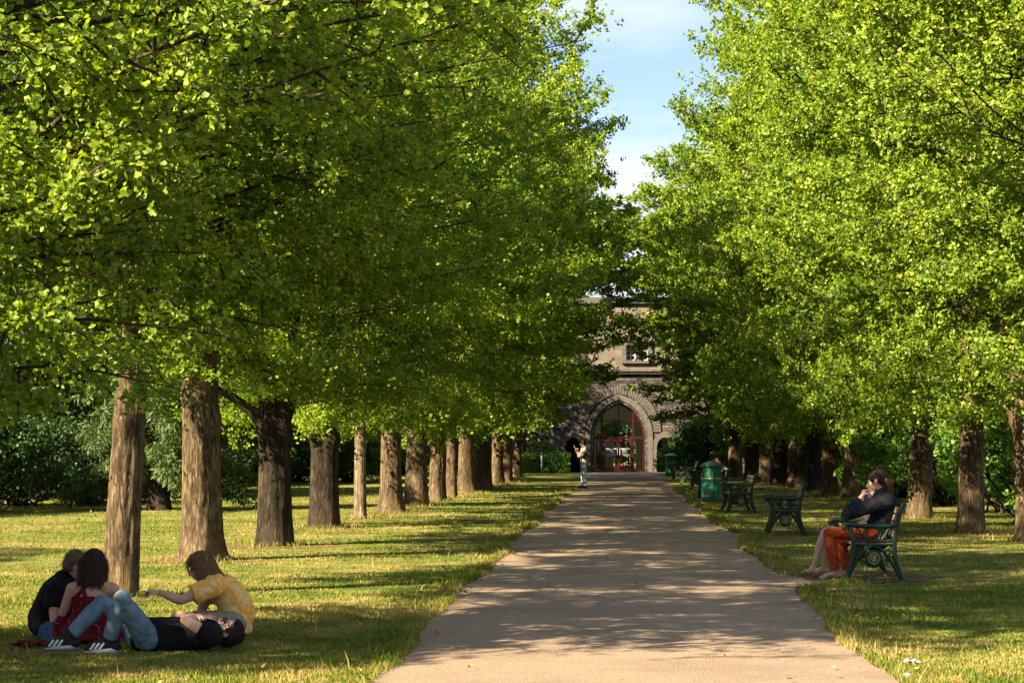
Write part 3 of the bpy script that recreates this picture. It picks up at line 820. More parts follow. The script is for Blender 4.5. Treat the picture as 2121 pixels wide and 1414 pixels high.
# ------------------------------------------------------------------ gatehouse
YG = 112.4
def gx(px): return (px-PXC)/F*YG
def gz(py): return max(0.0, HC-(py-PYH)/F*YG)
def stone_material(name, cols, mortar, bw, bh, bump=1.0, wx=.25):
    t = NT(name)
    tc = t.n('ShaderNodeTexCoord'); sep = t.n('ShaderNodeSeparateXYZ'); t.l(tc.outputs['Object'], sep.inputs[0])
    cmb = t.n('ShaderNodeCombineXYZ')
    pos = t.tex()
    wob_ = t.math('MULTIPLY', t.math('SUBTRACT', t.noise(pos, 3.0, 2), .5), .06)
    t.l(t.math('ADD', t.math('ADD', sep.outputs[0], sep.outputs[1]), wob_), cmb.inputs[0]); t.l(t.math('ADD', sep.outputs[2], wob_), cmb.inputs[1])
    b = t.n('ShaderNodeTexBrick'); b.inputs['Scale'].default_value = 1; b.inputs['Brick Width'].default_value = bw
    b.inputs['Row Height'].default_value = bh; b.inputs['Mortar Size'].default_value = .012; b.inputs['Mortar Smooth'].default_value = .4
    b.inputs['Color1'].default_value = (0, 0, 0, 1); b.inputs['Color2'].default_value = (1, 1, 1, 1); b.inputs['Mortar'].default_value = (.5, .5, .5, 1)
    b.offset = .45; b.squash = .75; b.squash_frequency = 3
    t.l(cmb.outputs[0], b.inputs['Vector'])
    f = t.math('ADD', t.math('MULTIPLY', b.outputs['Color'], .55), t.math('MULTIPLY', t.noise(pos, 5, 5, .7), .5))
    col = t.ramp(f, [(.2, cols[0]), (.5, cols[1]), (.85, cols[2])])
    col = t.mix(b.outputs['Fac'], col, mortar)
    h = t.math('ADD', t.math('MULTIPLY', t.math('SUBTRACT', 1.0, b.outputs['Fac']), .8), t.math('MULTIPLY', t.noise(pos, 11, 5, .7), 1.0))
    nb = t.bump(h, bump, .10)
    return t.done(t.pbsdf(col, .9, .15, normal=nb))
M['rubble'] = stone_material('rock_faced_stone', [(.022, .021, .022), (.068, .062, .058), (.13, .117, .10)], (.03, .026, .024), .42, .15)
M['dressed'] = simple('dressed_stone', (.12, .107, .095), .85, .15, var=.25, nscale=5, bump=.5, bscale=18, bdist=.02)
M['sandstone'] = stone_material('tan_stone', [(.10, .086, .066), (.13, .11, .084), (.165, .142, .11)], (.15, .125, .09), .7, .3, .35)
M['red_paint'] = simple('dark_red_paint', (.042, .003, .005), .4, .5, var=.1)
M['white_paint'] = simple('white_paint', (.75, .74, .72), .5, .3, var=.04)
M['cream'] = simple('cream_plaster', (.80, .72, .52), .8, .2, var=.06)
M['slate'] = simple('slate', (.10, .10, .11), .7, .3)
M['notice'] = simple('notice_paper', (.62, .68, .66), .6, .3, var=.05)
M['notice_dark'] = simple('notice_grey', (.16, .2, .22), .6, .3, var=.05)
M['blue_sign'] = simple('blue_sign', (.04, .08, .36), .5, .4)
M['black'] = simple('black_gap', (.01, .01, .01), .9, .1)
def glass_material():
    t = NT('window_glass')
    fr = t.n('ShaderNodeFresnel'); fr.inputs['IOR'].default_value = 1.5
    tr = t.n('ShaderNodeBsdfTransparent'); tr.inputs['Color'].default_value = (.80, .86, .80, 1)
    gl = t.n('ShaderNodeBsdfGlossy'); gl.inputs['Roughness'].default_value = .03
    f = t.math('ADD', t.math('MULTIPLY', fr.outputs[0], 1.0), .10)
    m = t.n('ShaderNodeMixShader'); t.l(f, m.inputs[0]); t.l(tr.outputs[0], m.inputs[1]); t.l(gl.outputs[0], m.inputs[2])
    return t.done(m.outputs[0])
M['glass'] = glass_material()
def arch(xc, w, zs, za, n=14, z0=0.0):
    """outline of a pointed arch opening, from bottom left up and over to bottom right"""
    h = za-zs
    c = max((h*h-w*w)/(2*w), 0.0) if h >= w else 0.0
    pts = [(xc-w, z0), (xc-w, zs)]
    if h >= w:
        Rr = w+c; a1 = math.atan2(h, c)
        L = [(xc+c-Rr*math.cos(a1*i/n), zs+Rr*math.sin(a1*i/n)) for i in range(1, n+1)]
    else:
        L = [(xc-w*math.cos(PI/2*i/n), zs+h*math.sin(PI/2*i/n)) for i in range(1, n+1)]
    pts += L+[(2*xc-p[0], p[1]) for p in L[:-1]][::-1]+[(xc+w, zs), (xc+w, z0)]
    return pts
def ring(mb, inner, outer, y0, y1):
    """solid between two outlines of equal length (open at the ground), front y0 to back y1"""
    n = len(inner); b = []
    for y in (y0, y1):
        b += [(p[0], y, p[1]) for p in inner]+[(p[0], y, p[1]) for p in outer]
    fs = []
    for i in range(n-1):
        fs.append((i, i+1, n+i+1, n+i))
        fs.append((2*n+i, 3*n+i, 3*n+i+1, 2*n+i+1))
        fs.append((i, 2*n+i, 2*n+i+1, i+1)); fs.append((n+i, n+i+1, 3*n+i+1, 3*n+i))
    for e in (0, n-1): fs.append((e, n+e, 3*n+e, 2*n+e))
    mb.add(b, fs)
def wall_with_holes(name, mat, parent, x0, x1, z0, z1, holes, y, depth, origin):
    bm = bmesh.new(); es = []
    def loop(pts):
        vs = [bm.verts.new((p[0], y, p[1])) for p in pts]
        for i in range(len(vs)): es.append(bm.edges.new((vs[i], vs[(i+1) % len(vs)])))
        return vs
    loop([(x0, z0), (x1, z0), (x1, z1), (x0, z1)])
    hl = [loop(h) for h in holes]
    bmesh.ops.triangle_fill(bm, edges=es, use_beauty=True)
    for h in hl:
        back = [bm.verts.new((v.co.x, y+depth, v.co.z)) for v in h]
        for i in range(len(h)):
            j = (i+1) % len(h)
            try: bm.faces.new((h[i], h[j], back[j], back[i]))
            except ValueError: pass
    me = bpy.data.meshes.new(name)
    bmesh.ops.translate(bm, verts=bm.verts[:], vec=-Vector(origin))
    bmesh.ops.recalc_face_normals(bm, faces=bm.faces[:])
    bm.to_mesh(me); bm.free(); me.materials.append(mat)
    return obj(name, me, parent)
def gatehouse():
    O = (gx(1282), YG, 0)
    root = thing('gatehouse', 'dark stone gatehouse with a pointed glazed doorway at the end of the path', 'building', O)
    xc = gx(1282); W = gx(1336)-xc; zs, za = gz(904), gz(834)
    door = arch(xc, W, zs, za, z0=.002)
    sx_l, sx_r = gx(1187), gx(1376); sw = gx(1201)-gx(1187)+.04
    sl_ = arch(sx_l, sw, gz(925), gz(905), z0=.002); sr_ = arch(sx_r, sw, gz(925), gz(905), z0=.002)
    X0, X1 = gx(900), gx(1640)
    wall_with_holes('wall', M['rubble'], root, X0, X1, -.3, gz(774), [door, sl_, sr_], YG, .55, O)
    mb = MB()                                   # sides, back and passage shell
    mb.box((X0+.3, YG+4.2, 4.4), (.6, 7.2, 9.4)); mb.build('side_wall', M['rubble'], root, origin=O)
    mb = MB(); mb.box((X1-.3, YG+4.2, 4.4), (.6, 7.2, 9.4))
    mb.build('side_wall', M['rubble'], root, origin=O)
    for a, b in ((X0+.6, xc-W-2.6), (xc+W+2.6, X1-.6)):
        mb = MB(); mb.box(((a+b)/2, YG+4.2, 9.3), (b-a, 7.2, .3)); mb.build('roof', M['slate'], root, origin=O)
    up = wall_with_holes('upper_wall', M['sandstone'], root, X0, X1, gz(765), 9.2, [[(gx(1297), gz(746)), (gx(1297), gz(714)), (gx(1343), gz(714)), (gx(1343), gz(746))]], YG+.18, .35, O)
    mb = MB(); mb.box(((X0+X1)/2, YG+.06, (gz(765)+gz(774))/2), (X1-X0, .5, gz(765)-gz(774)+.004)); mb.box(((X0+X1)/2, YG-.02, gz(765)-.06), (X1-X0+.01, .52, .10))
    mb.build('string_course', M['dressed'], root, origin=O)
    mb = MB(); mb.box(((X0+X1)/2, YG+.28, 9.3), (X1-X0+.05, .6, .34))
    mb.build('parapet', M['dressed'], root, origin=O)
    # moulded surround: two stepped rings
    mb = MB()
    ring(mb, arch(xc, W+.0, zs, za), arch(xc, W+.14, zs, za+.16), YG+.10, YG+.45)
    ring(mb, arch(xc, W+.14, zs, za+.16), arch(xc, W+.42, zs, za+.47), YG-.07, YG+.30)
    mb.build('arch_surround', M['dressed'], root, origin=O)
    # radiating stones over the arch
    mb = MB(); rngv = random.Random(4)
    inn = arch(xc, W+.44, zs+.25, za+.49, 22); outl = arch(xc, W+.86, zs+.25, za+.92, 22)
    for i in range(1, len(inn)-2):
        a, b, c, d = inn[i], inn[i+1], outl[i+1], outl[i]
        g_ = .10
        def lp(p, q, f): return (p[0]+(q[0]-p[0])*f, p[1]+(q[1]-p[1])*f)
        a2, b2, c2, d2 = lp(a, b, g_), lp(b, a, g_), lp(c, d, g_), lp(d, c, g_)
        f0 = YG-.05-rngv.uniform(0, .05); vs = [(p[0], f0, p[1]) for p in (a2, b2, c2, d2)]+[(p[0], YG+.1, p[1]) for p in (a2, b2, c2, d2)]
        mb.add(vs, [(0, 1, 2, 3), (0, 4, 5, 1), (1, 5, 6, 2), (2, 6, 7, 3), (3, 7, 4, 0)])
    mb.build('voussoir_band', M['dressed'], root, origin=O)
    # side arches
    for cx in (sx_l, sx_r):
        mb = MB(); ring(mb, arch(cx, sw, gz(925), gz(905)), arch(cx, sw+.24, gz(925), gz(905)+.32), YG-.045, YG+.2)
        f = mb.build('side_arch', M['dressed'], root, origin=O)
        mb = MB(); mb.add([(p[0], YG+.5, p[1]) for p in arch(cx, sw+.02, gz(925), gz(905)+.02)], [tuple(range(len(arch(cx, sw, 1, 2))))])
        mb.build('side_arch_backing', M['black'], f, origin=O)  # flat matte black sheet closing the side arch opening
    # quoin strip and buttress face
    mb = MB()
    for i in range(22): mb.box((gx(1139)+(.05 if i % 2 else 0), YG-.02, .12+.24*i), (.30 if i % 2 else .42, .10, .225))
    mb.build('quoin', M['dressed'], root, origin=O)
    # drainpipes
    for px, za_, zb_ in ((1082, 0, gz(880)+1.2), (1480, 0, gz(866))):
        mb = MB(); mb.tube([(gx(px), YG-.1, za_), (gx(px), YG-.1, zb_)], .055, 10); mb.box((gx(px), YG-.06, zb_-.1), (.16, .14, .10))
        mb.build('drainpipe', M['red_paint'], root, origin=O)
    mb = MB(); mb.box((gx(1366), YG-.09, gz(866)), (.27, .16, .11), bev=.02); mb.box((gx(1366), YG-.03, gz(868)-.04), (.1, .06, .08))
    mb.build('wall_lamp', M['white_paint'], root, origin=O)
    mb = MB(); mb.box((gx(1221), YG-.09, gz(942)), (.24, .03, .10)); mb.build('sign_plate', M['blue_sign'], root, origin=O)
    # upper window, three stone mullioned lights
    x0, x1 = gx(1297), gx(1343); zz0, zz1 = gz(746), gz(714)
    mb = MB()
    mb.box(((x0+x1)/2, YG+.16, zz1+.1), (x1-x0+.5, .16, .2)); mb.box(((x0+x1)/2, YG+.12, zz0-.08), (x1-x0+.5, .24, .16))
    mb.box((x0-.11, YG+.16, (zz0+zz1)/2), (.22, .16, zz1-zz0-.003)); mb.box((x1+.11, YG+.16, (zz0+zz1)/2), (.22, .16, zz1-zz0-.003))
    mb.box(((x0+x1)/2, YG+.22, (zz0+zz1)/2), (.14, .18, zz1-zz0-.003))
    wf = mb.build('window', M['dressed'], root, origin=O)
    for a, b in ((x0, (x0+x1)/2-.07), ((x0+x1)/2+.07, x1)):
        mb = MB(); cxm = (a+b)/2; w_ = b-a
        for q in (0, .5, 1): mb.box((a+.03+(w_-.06)*q, YG+.36, (zz0+zz1)/2), (.045, .05, zz1-zz0-.002))
        for q in (0, .33, .66, 1): mb.box((cxm, YG+.362, zz0+.03+(zz1-zz0-.06)*q), (w_-.005, .045, .04))
        mb.build('sash_frame', M['white_paint'], wf, origin=O)
        mb = MB(); mb.box((cxm, YG+.40, (zz0+zz1)/2), (w_, .012, zz1-zz0)); mb.build('window_pane', M['glass'], wf, origin=O)
    mb = MB(); mb.box(((x0+x1)/2, YG+1.2, (zz0+zz1)/2), (x1-x0+1, .1, zz1-zz0+1)); mb.build('room_wall', M['cream'], root, origin=O)
    # glazed door screen
    yd = YG+.36
    mb = MB()
    ring(mb, arch(xc, W-.09, zs, za-.11), arch(xc, W+.004, zs, za+.004), yd-.05, yd+.05)
    xl, xr = gx(1247), gx(1312)
    ztr = gz(906)
    def top(x):                                  # arch height above x
        o = arch(xc, W-.05, zs, za-.06, 40); best = 0
        return float(np.interp(x, [p[0] for p in o[1:42]], [p[1] for p in o[1:42]])) if x <= xc else top(2*xc-x)
    for x in (xl, xr): mb.box((x, yd, top(x)/2), (.10, .085, top(x)))
    mb.box((xc, yd-.004, ztr), (2*W-.12, .09, .13)); mb.box((xc, yd-.004, .05), (2*W-.12, .09, .10))
    mb.box((xc, yd+.004, gz(871)), (2*W*.86, .05, .055))
    fr = mb.build('door_screen', M['red_paint'], root, origin=O)
    mb = MB(); mb.box((xc, yd+.01, (ztr+za)/2-.05), (.045, .05, za-ztr-.15)); mb.build('glazing_bar', M['black'], fr, origin=O)
    mb = MB(); o = arch(xc, W-.05, zs, za-.06); mb.add([(p[0], yd+.02, p[1]) for p in o], [tuple(range(len(o)))])
    mb.build('screen_glass', M['glass'], fr, origin=O)
    for s, (a, b) in enumerate(((xl+.055, xc-.008), (xc+.008, xr-.055))):
        mb = MB(); h = ztr-.08-.11
        for q in (a+.055, b-.055): mb.box((q, yd-.02, .105+h/2), (.11, .07, h))
        for q, hh in ((.105+.11, .22), (.105+h-.06, .12)): mb.box(((a+b)/2, yd-.02, q), (b-a-.222, .068, hh))
        d = mb.build('door', M['red_paint'], root, origin=O)
        mb = MB(); mb.box(((a+b)/2, yd-.05, gz(929)), (b-a-.23, .012, .035)); mb.tube([((b-.06 if s == 0 else a+.06), yd-.10, .9), ((b-.06 if s == 0 else a+.06), yd-.10, 1.3)], .014, 8)
        mb.build('handle', M['white_paint'], d, origin=O)
        mb = MB(); mb.box(((a+b)/2-.04, yd-.035, gz(934)), ((b-a)*.42, .006, .24)); mb.box(((a+b)/2+.02, yd-.035, gz(942)), ((b-a)*.52, .007, .13))
        mb.build('notice', M['notice_dark'], d, origin=O)
    mb = MB(); mb.box((gx(1262), yd+.45, gz(944)), (.55, .03, 1.5)); mb.build('notice_board', M['notice'], root, origin=O)
    # passage behind the door: cream walls, a second arch, then the open court
    mb = MB()
    mb.box((xc-W-.65, YG+3.3, 2.25), (.3, 5.4, 4.5)); mb.box((xc+W+.65, YG+3.3, 2.25), (.3, 5.4, 4.5)); mb.box((xc, YG+.8, 4.67), (2*W+1.0, .4, .3))
    mb.build('passage_wall', M['cream'], root, origin=O)
    wall_with_holes('inner_arch', M['cream'], root, xc-W-.49, xc+W+.49, 0, 4.44, [arch(xc, W*.80, 1.75, 2.75, z0=.003)], YG+3.2, .4, O)
    mb = MB()
    for q in (-1, 0, 1): mb.box((xc+q*W*.5, YG+3.3, 1.2), (.1, .08, 2.4))
    mb.box((xc, YG+3.302, 2.05), (W*1.6, .07, .1)); mb.build('inner_screen', M['red_paint'], root, origin=O)
    return root
gatehouse()
bush('court_shrub', 'shrub1', gx(1282)-.6, YG+11, 'green shrub in the court seen through the glazed doorway', 'shrub', 1.0, .4, 1.1)
bgtree('court_tree', 'mid', gx(1300), YG+26, 'leafy tree standing in the court behind the glazed doorway', .8, .4)
bush('court_shrub', 'hedge1', gx(1282)+3.4, YG+15, 'tall shrub in the court seen through one side of the glazed doorway', 'shrub', .7, .4, 1.1)
# broad trees standing out on the lawn towards the sun; their shade bands lie across the grass
for x, y, key, sc, rz, lab in [(-10.8, 10.6, 'mid', .62, .3, 'broad tree on the open lawn whose shade falls over the picnic'),
                               (-24, 19, 'mid', 1.0, 2.0, 'broad tree well out on the lawn shading the grass by the leaning ginkgo'),
                               (-31, 33, 'dark', 1.1, 4.0, 'dark tree well out on the lawn shading the far grass')]:
    bgtree('broadleaf_tree' if key == 'mid' else 'evergreen_tree', key, x, y, lab, sc, rz)
mb = MB(); mb.tube([(0, 0, 0), (0, 0, 1.02)], [.05, .05], 10); mb.lathe([(.0, 1.10), (.05, 1.06), (.06, 1.0), (.05, .98)], 12)
pr = mb.build('bollard', M['notice_dark'], smooth=True); pr.location = (at(1122, 106.8), 106.8, 0); tag(pr, 'thin grey post standing in front of the clipped hedge by the wall', 'post')

# ------------------------------------------------------------------ litter bins
M['bin_green'] = simple('bin_green_paint', (.014, .145, .064), .38, .45, var=.16, nscale=5, bump=.1, bscale=30)
M['bin_lid'] = simple('bin_lid_green', (.022, .135, .066), .42, .45, var=.12, nscale=6)
M['cream_band'] = simple('cream_band', (.62, .58, .36), .5, .3)
M['dirty_base'] = simple('scuffed_base', (.10, .16, .11), .8, .2, var=.3)
def litter_bin(x, y, label, rz=0.0, sc=1.0):
    r = thing('litter_bin', label, 'litter bin', (x, y, 0), rz, 'green litter bins by the path')
    mb = MB(); R0 = .29
    # drum with two openings cut as recessed boxes under the lid
    n = 48; zs_ = [.07, .30, .58, .78, .90, .955]
    vs = []; fs = []
    for z in zs_:
        for j in range(n): vs.append((R0*math.cos(2*PI*j/n), R0*math.sin(2*PI*j/n), z))
    def hole(i, j): return i == 3 and ((j-20) % n < 8 or (j-44) % n < 8)
    for i in range(len(zs_)-1):
        for j in range(n):
            if not hole(i, j): fs.append((i*n+j, i*n+(j+1) % n, (i+1)*n+(j+1) % n, (i+1)*n+j))
    mb.add(vs, fs)
    mb.box((R0*math.cos(R_(272)), R0*math.sin(R_(272))-.002, .5), (.035, .014, .84))
    b = mb.build('drum', M['bin_green'], r, True)
    mb = MB(); mb.lathe([(R0-.03, .3), (R0-.03, .94)], 32); mb.build('liner', M['black'], r, True)
    mb = MB(); mb.lathe([(0, 1.09), (.05, 1.088), (.16, 1.06), (.27, 1.005), (.325, .975), (.335, .955), (.325, .935), (.30, .94), (0, .95)], 40)
    lid = mb.build('lid', M['bin_lid'], r, True)
    mb = MB(); mb.box((0, 0, 1.093), (.09, .07, .012), bev=.004); mb.build('ashtray_plate', M['black'], lid)
    for a0, a1 in ((196, 262), (282, 344), (20, 160)):
        for z in (.615,):
            mb = MB(); k = 14; q = [R_(a0+(a1-a0)*i/k) for i in range(k+1)]
            v = [((R0+.003)*math.cos(t), (R0+.003)*math.sin(t), zz) for t in q for zz in (z, z+.028)]
            mb.add(v, [(2*i, 2*i+2, 2*i+3, 2*i+1) for i in range(k)])
            mb.build('band', M['cream_band'], r)
    mb = MB(); k = 10; q = [R_(208+46*i/k) for i in range(k+1)]
    v = [((R0+.003)*math.cos(t), (R0+.003)*math.sin(t), zz) for t in q for zz in (.14, .17)]
    mb.add(v, [(2*i, 2*i+2, 2*i+3, 2*i+1) for i in range(k)])
    mb.build('band', M['cream_band'], r)
    mb = MB(); mb.lathe([(R0-.005, -.02), (R0-.005, .07), (R0, .075)], 40); mb.build('base', M['dirty_base'], r, True)
    for z in (.30, .86, .14):
        mb = MB(); mb.box((R0*math.cos(R_(272)), R0*math.sin(R_(272))-.012, z), (.09, .02, .03), bev=.004)
        mb.build('hinge', M['bin_green'], r)
    return r
p = G(1474, 1038); litter_bin(p.x, p.y, 'green cylindrical litter bin close to the path in front of the couple on the bench', 0)
p = G(1390, 985); litter_bin(p.x, p.y, 'smaller looking green litter bin far along the path beside the gate shrub', -.6)

# ------------------------------------------------------------------ benches
M['bench_iron'] = simple('green_iron_paint', (.004, .026, .009), .45, .3, var=.18, nscale=9, bump=.15, bscale=40)
M['bench_wood'] = simple('bench_wood', (.25, .155, .09), .7, .25, var=.35, nscale=12)
M['gold'] = simple('gold_paint', (.42, .29, .07), .45, .5, var=.15)
M['medal'] = simple('medallion_green', (.008, .045, .03), .4, .45)
def bar(mb, pts, w, t=.045, y=0.0, n=8):
    w = w*1.2
    mb.tube([(p[0], y, p[1]) for p in pts], [(t/2, w/2)]*len(pts), n, side=(0, 1, 0), round_caps=False)
def circ(cx, cz, r, a0=0, a1=360, k=20): return [(cx+r*math.cos(R_(a0+(a1-a0)*i/k)), cz+r*math.sin(R_(a0+(a1-a0)*i/k))) for i in range(k+1)]
def smooth2(pts, it=2):
    for _ in range(it):
        q = [pts[0]]
        for a, b in zip(pts[:-1], pts[1:]):
            q += [(a[0]*.75+b[0]*.25, a[1]*.75+b[1]*.25), (a[0]*.25+b[0]*.75, a[1]*.25+b[1]*.75)]
        pts = q+[pts[-1]]
    return pts
def end_frame_mb():
    mb = MB()
    front = smooth2([(-.025, .0), (.02, .10), (.07, .26), (.085, .42), (.06, .55), (.03, .62)])
    back = smooth2([(.645, .0), (.60, .10), (.555, .24), (.535, .40), (.55, .56), (.585, .72), (.61, .83), (.64, .86)])
    bar(mb, front, .05); bar(mb, back, .05)
    mb.box((-.03, 0, .012), (.11, .06, .026), bev=.006); mb.box((.645, 0, .012), (.11, .06, .026), bev=.006)
    arm = smooth2([(-.01, .595), (-.035, .61), (-.03, .64), (.03, .648), (.20, .628), (.40, .628), (.56, .64)])
    bar(mb, arm, .045, .06)
    bar(mb, circ(-.008, .612, .018, k=10), .022, .06); bar(mb, circ(.645, .862, .022, k=10), .026, .05)
    bar(mb, smooth2([(.08, .425), (.30, .412), (.545, .425)]), .034); bar(mb, smooth2([(.075, .47), (.30, .452), (.545, .47)]), .03)
    bar(mb, smooth2([(.50, .625), (.56, .66), (.59, .74)]), .03)
    # twin loops under the arm
    bar(mb, circ(.305, .54, .078, k=22), .024)
    bar(mb, circ(.265, .54, .075, 75, 285, 14), .018, .035); bar(mb, circ(.345, .54, .075, -105, 105, 14), .018, .035)
    for c, s in ((.13, 1), (.47, -1)):
        bar(mb, circ(c, .565, .026, k=10), .014, .03); bar(mb, circ(c+s*.045, .515, .022, k=10), .012, .03)
        bar(mb, smooth2([(c-s*.04, .615), (c, .60), (c+s*.02, .565), (c+s*.06, .49)]), .014, .03)
    # arch braces from the seat rail to the feet
    bar(mb, smooth2([(.30, .415), (.215, .375), (.125, .27), (.055, .12), (.02, .04)]), .032)
    bar(mb, smooth2([(.30, .415), (.385, .375), (.475, .27), (.555, .14), (.60, .05)]), .032)
    # scroll filigree beside the medallion
    for s in (-1, 1):
        for (dx, dz, r) in ((.15, .335, .03), (.195, .375, .022), (.20, .30, .024), (.125, .215, .024), (.165, .255, .018)):
            bar(mb, circ(.305+s*dx, dz, r, k=10), .012, .026)
    bar(mb, smooth2([(.22, .20), (.305, .155), (.39, .20)]), .018, .03)
    bar(mb, circ(.305, .265, .086, k=22), .022, .05)
    return mb
def medallion_mb():
    mb = MB()
    for y in (-.018, .018):
        n = 28; mb.add([(.305+.078*math.cos(2*PI*i/n), y, .265+.078*math.sin(2*PI*i/n)) for i in range(n)], [tuple(range(n)) if y > 0 else tuple(range(n))[::-1]])
    n = 28
    mb.add([(.305+.078*math.cos(2*PI*i/n), y, .265+.078*math.sin(2*PI*i/n)) for y in (-.018, .018) for i in range(n)], [(i, (i+1) % n, n+(i+1) % n, n+i) for i in range(n)])
    return mb
def emblem_mb():
    mb = MB()
    for y in (-.0215, .0215):
        bar(mb, circ(.305, .265, .063, k=24), .006, .006, y)
        # shield outline with a small standing beast on it
        bar(mb, [(.272, .298), (.338, .298), (.336, .262), (.325, .238), (.305, .224), (.285, .238), (.274, .262), (.272, .298)], .0045, .006, y)
        for (dx, dz, a, b) in ((.002, .012, .011, .012), (.004, -.006, .013, .016), (.012, .02, .009, .008), (-.010, .004, .012, .005), (.008, -.024, .011, .006), (-.004, -.028, .010, .006)):
            mb.ell((.305+dx, y, .265+dz), (a, .004, b), nu=8, nv=5)
    return mb
BL = 1.55
def bench(label, x, y, rz=0.0):
    r = thing('park_bench', label, 'bench', (x, y, 0), rz, 'green iron benches facing the path')
    e = end_frame_mb().mesh('end_frame', M['bench_iron'], False); md = medallion_mb().mesh('medallion', M['medal']); em = emblem_mb().mesh('emblem', M['gold'])
    for yy in (0, BL):
        o = obj('end_frame', e, r); o.location = (0, yy, 0)
        q = obj('medallion', md, o); q2 = obj('emblem', em, o)
    mb = MB()
    for i in range(5): mb.box((.09+.098*i, BL/2, .437+.012*math.sin(i)), (.082, BL+.02, .03), bev=.007)
    mb.build('seat', M['bench_wood'], r)
    mb = MB(); Mt = Matrix.Rotation(R_(-14), 3, 'Y').inverted()
    for i in range(4):
        z = .545+.088*i; mb.box((.515+(z-.5)*.24, BL/2, z), (.026, BL+.02, .074), M=Matrix.Rotation(R_(14), 3, 'Y'), bev=.006)
    mb.build('backrest', M['bench_wood'], r)
    mb = MB(); mb.tube([(.305, .0, .17), (.305, BL, .17)], .012, 8); mb.build('tie_rod', M['bench_iron'], r, True)
    return r
PD = R_(-2.9)
b0 = bench('green iron bench nearest the picture, two women sitting on it', 3.83, 23.75, PD)
def bench_copy(label, x, y, rz=PD):
    c = copy_tree(b0, None, label); c.location = (x, y, 0); c.rotation_euler = (0, 0, rz); return c
bench_copy('empty bench in shade, nearest to the bench with the two women', at(1590, 35.5), 35.5, PD-.06)
bench_copy('empty bench shining green in the sun, nearest to the litter bin', at(1507, 46.9), 46.9, PD+.03)
bench_copy('bench half hidden by the litter bin, a couple sitting on it', 5.32, 57.0)
bench_copy('dark shaded bench just past the litter bin and the couple', at(1431, 68.5), 68.5)
bench_copy('dark bench second past the couple towards the gate', at(1412, 80), 80)
bench_copy('dark bench farthest along the path, next to the far litter bin', at(1396, 91), 91)
# bare trodden soil under the benches
t = NT('bare_soil'); pos = t.geo(); n_ = t.noise(pos, 14, 5, .7)
M['soil'] = t.done(t.pbsdf(t.ramp(n_, [(.3, (.045, .03, .02)), (.6, (.13, .09, .06)), (.75, (.22, .16, .10))]), .95, .1, normal=t.bump(t.noise(pos, 60, 3), .8, .02)))
mb = MB(); rs = random.Random(3)
for (x, y, a, b) in ((4.15, 24.45, .82, 1.05), (at(1625, 36.2), 36.3, .75, 1.0), (at(1535, 47.7), 47.7, .65, .95), (5.65, 57.8, .6, 1), (6.2, 69.3, .6, 1)):
    k = 40; ph = rs.uniform(0, 6)
    ring_ = [(x+a*math.cos(2*PI*i/k)*(1+.10*math.sin(5*2*PI*i/k+ph)+rs.uniform(-.05, .05)), y+b*math.sin(2*PI*i/k)*(1+.1*math.sin(3*2*PI*i/k+ph)+rs.uniform(-.05, .05)), .010) for i in range(k)]
    mb.add(ring_, [tuple(range(k))])
mb.build('bare_ground', M['soil'], kind='structure')
# scraps of paper by the path edge
M['paper'] = simple('white_paper', (.5, .5, .52), .7, .2, var=.05)
def scrap(px, py, w, h, label, seed):
    c = G(px, py); rr = random.Random(seed); k = 7; vs = []
    for i in range(k):
        for j in range(k):
            vs.append((c.x+(i/(k-1)-.5)*w+rr.uniform(-.012, .012), c.y+(j/(k-1)-.5)*w*.8+rr.uniform(-.012, .012), .02+h*abs(math.sin(i*1.7+seed)*math.cos(j*1.3+seed))+rr.uniform(0, .018)))
    mb = MB(); mb.add(vs, [(i*k+j, i*k+j+1, (i+1)*k+j+1, (i+1)*k+j) for i in range(k-1) for j in range(k-1)])
    o = mb.build('paper_scrap', M['paper'], origin=(c.x, c.y, 0), label=label, cat='litter'); o.location = (c.x, c.y, 0)
scrap(1888, 1378, .10, .02, 'crumpled white paper lying on the grass by the path edge', 1)
scrap(1877, 1409, .045, .025, 'small white scrap of litter nearest the corner of the path', 2)
# ------------------------------------------------------------------ people
def skin_mat(name, col):
    col = tuple(x*1.0 for x in col)
    t = NT(name); v = t.tex()
    c = t.ramp(t.noise(v, 9, 4), [(.3, tuple(x*.86 for x in col)), (.7, col)])
    b = t.n('ShaderNodeBsdfPrincipled'); t.l(c, b.inputs['Base Color']); b.inputs['Roughness'].default_value = .68
    b.inputs['Subsurface Weight'].default_value = .06; b.inputs['Subsurface Radius'].default_value = (.01, .004, .002)
    b.inputs['Specular IOR Level'].default_value = .2
    return t.done(b.outputs[0])
def cloth_mat(name, col, var=.16, ns=14, weave=260, extra=None, sheen=0.0):
    col = tuple(min(.8, x*1.1) for x in col)
    t = NT(name); v = t.tex()
    c = t.ramp(t.noise(v, ns, 4), [(.3, tuple(x*(1-var) for x in col)), (.7, tuple(min(1, x*(1+var)) for x in col))])
    if extra: c = extra(t, v, c)
    nb = t.bump(t.math('ADD', t.noise(v, weave, 2), t.math('MULTIPLY', t.noise(t.tex((1, 1, 1)), 22, 3), 2.0)), .35, .006)
    return t.done(t.pbsdf(c, .92, .08, normal=nb, sheen=sheen))
def hair_mat(name, c1, c2, axis=(30, 30, 5)):
    t = NT(name)
    n = t.noise(t.tex(axis), 3.2, 4, .6, .3)
    c = t.ramp(n, [(.32, c1), (.68, c2)])
    return t.done(t.pbsdf(c, .72, .16, normal=t.bump(n, .8, .012)))
def tiedye(t, v, c):
    f = t.ramp(t.noise(v, 7.5, 5, .65, 1.2), [(.46, 0.0), (.60, 1.0)])
    return t.mix(t.math('MULTIPLY', f, .75), c, (.72, .52, .25))
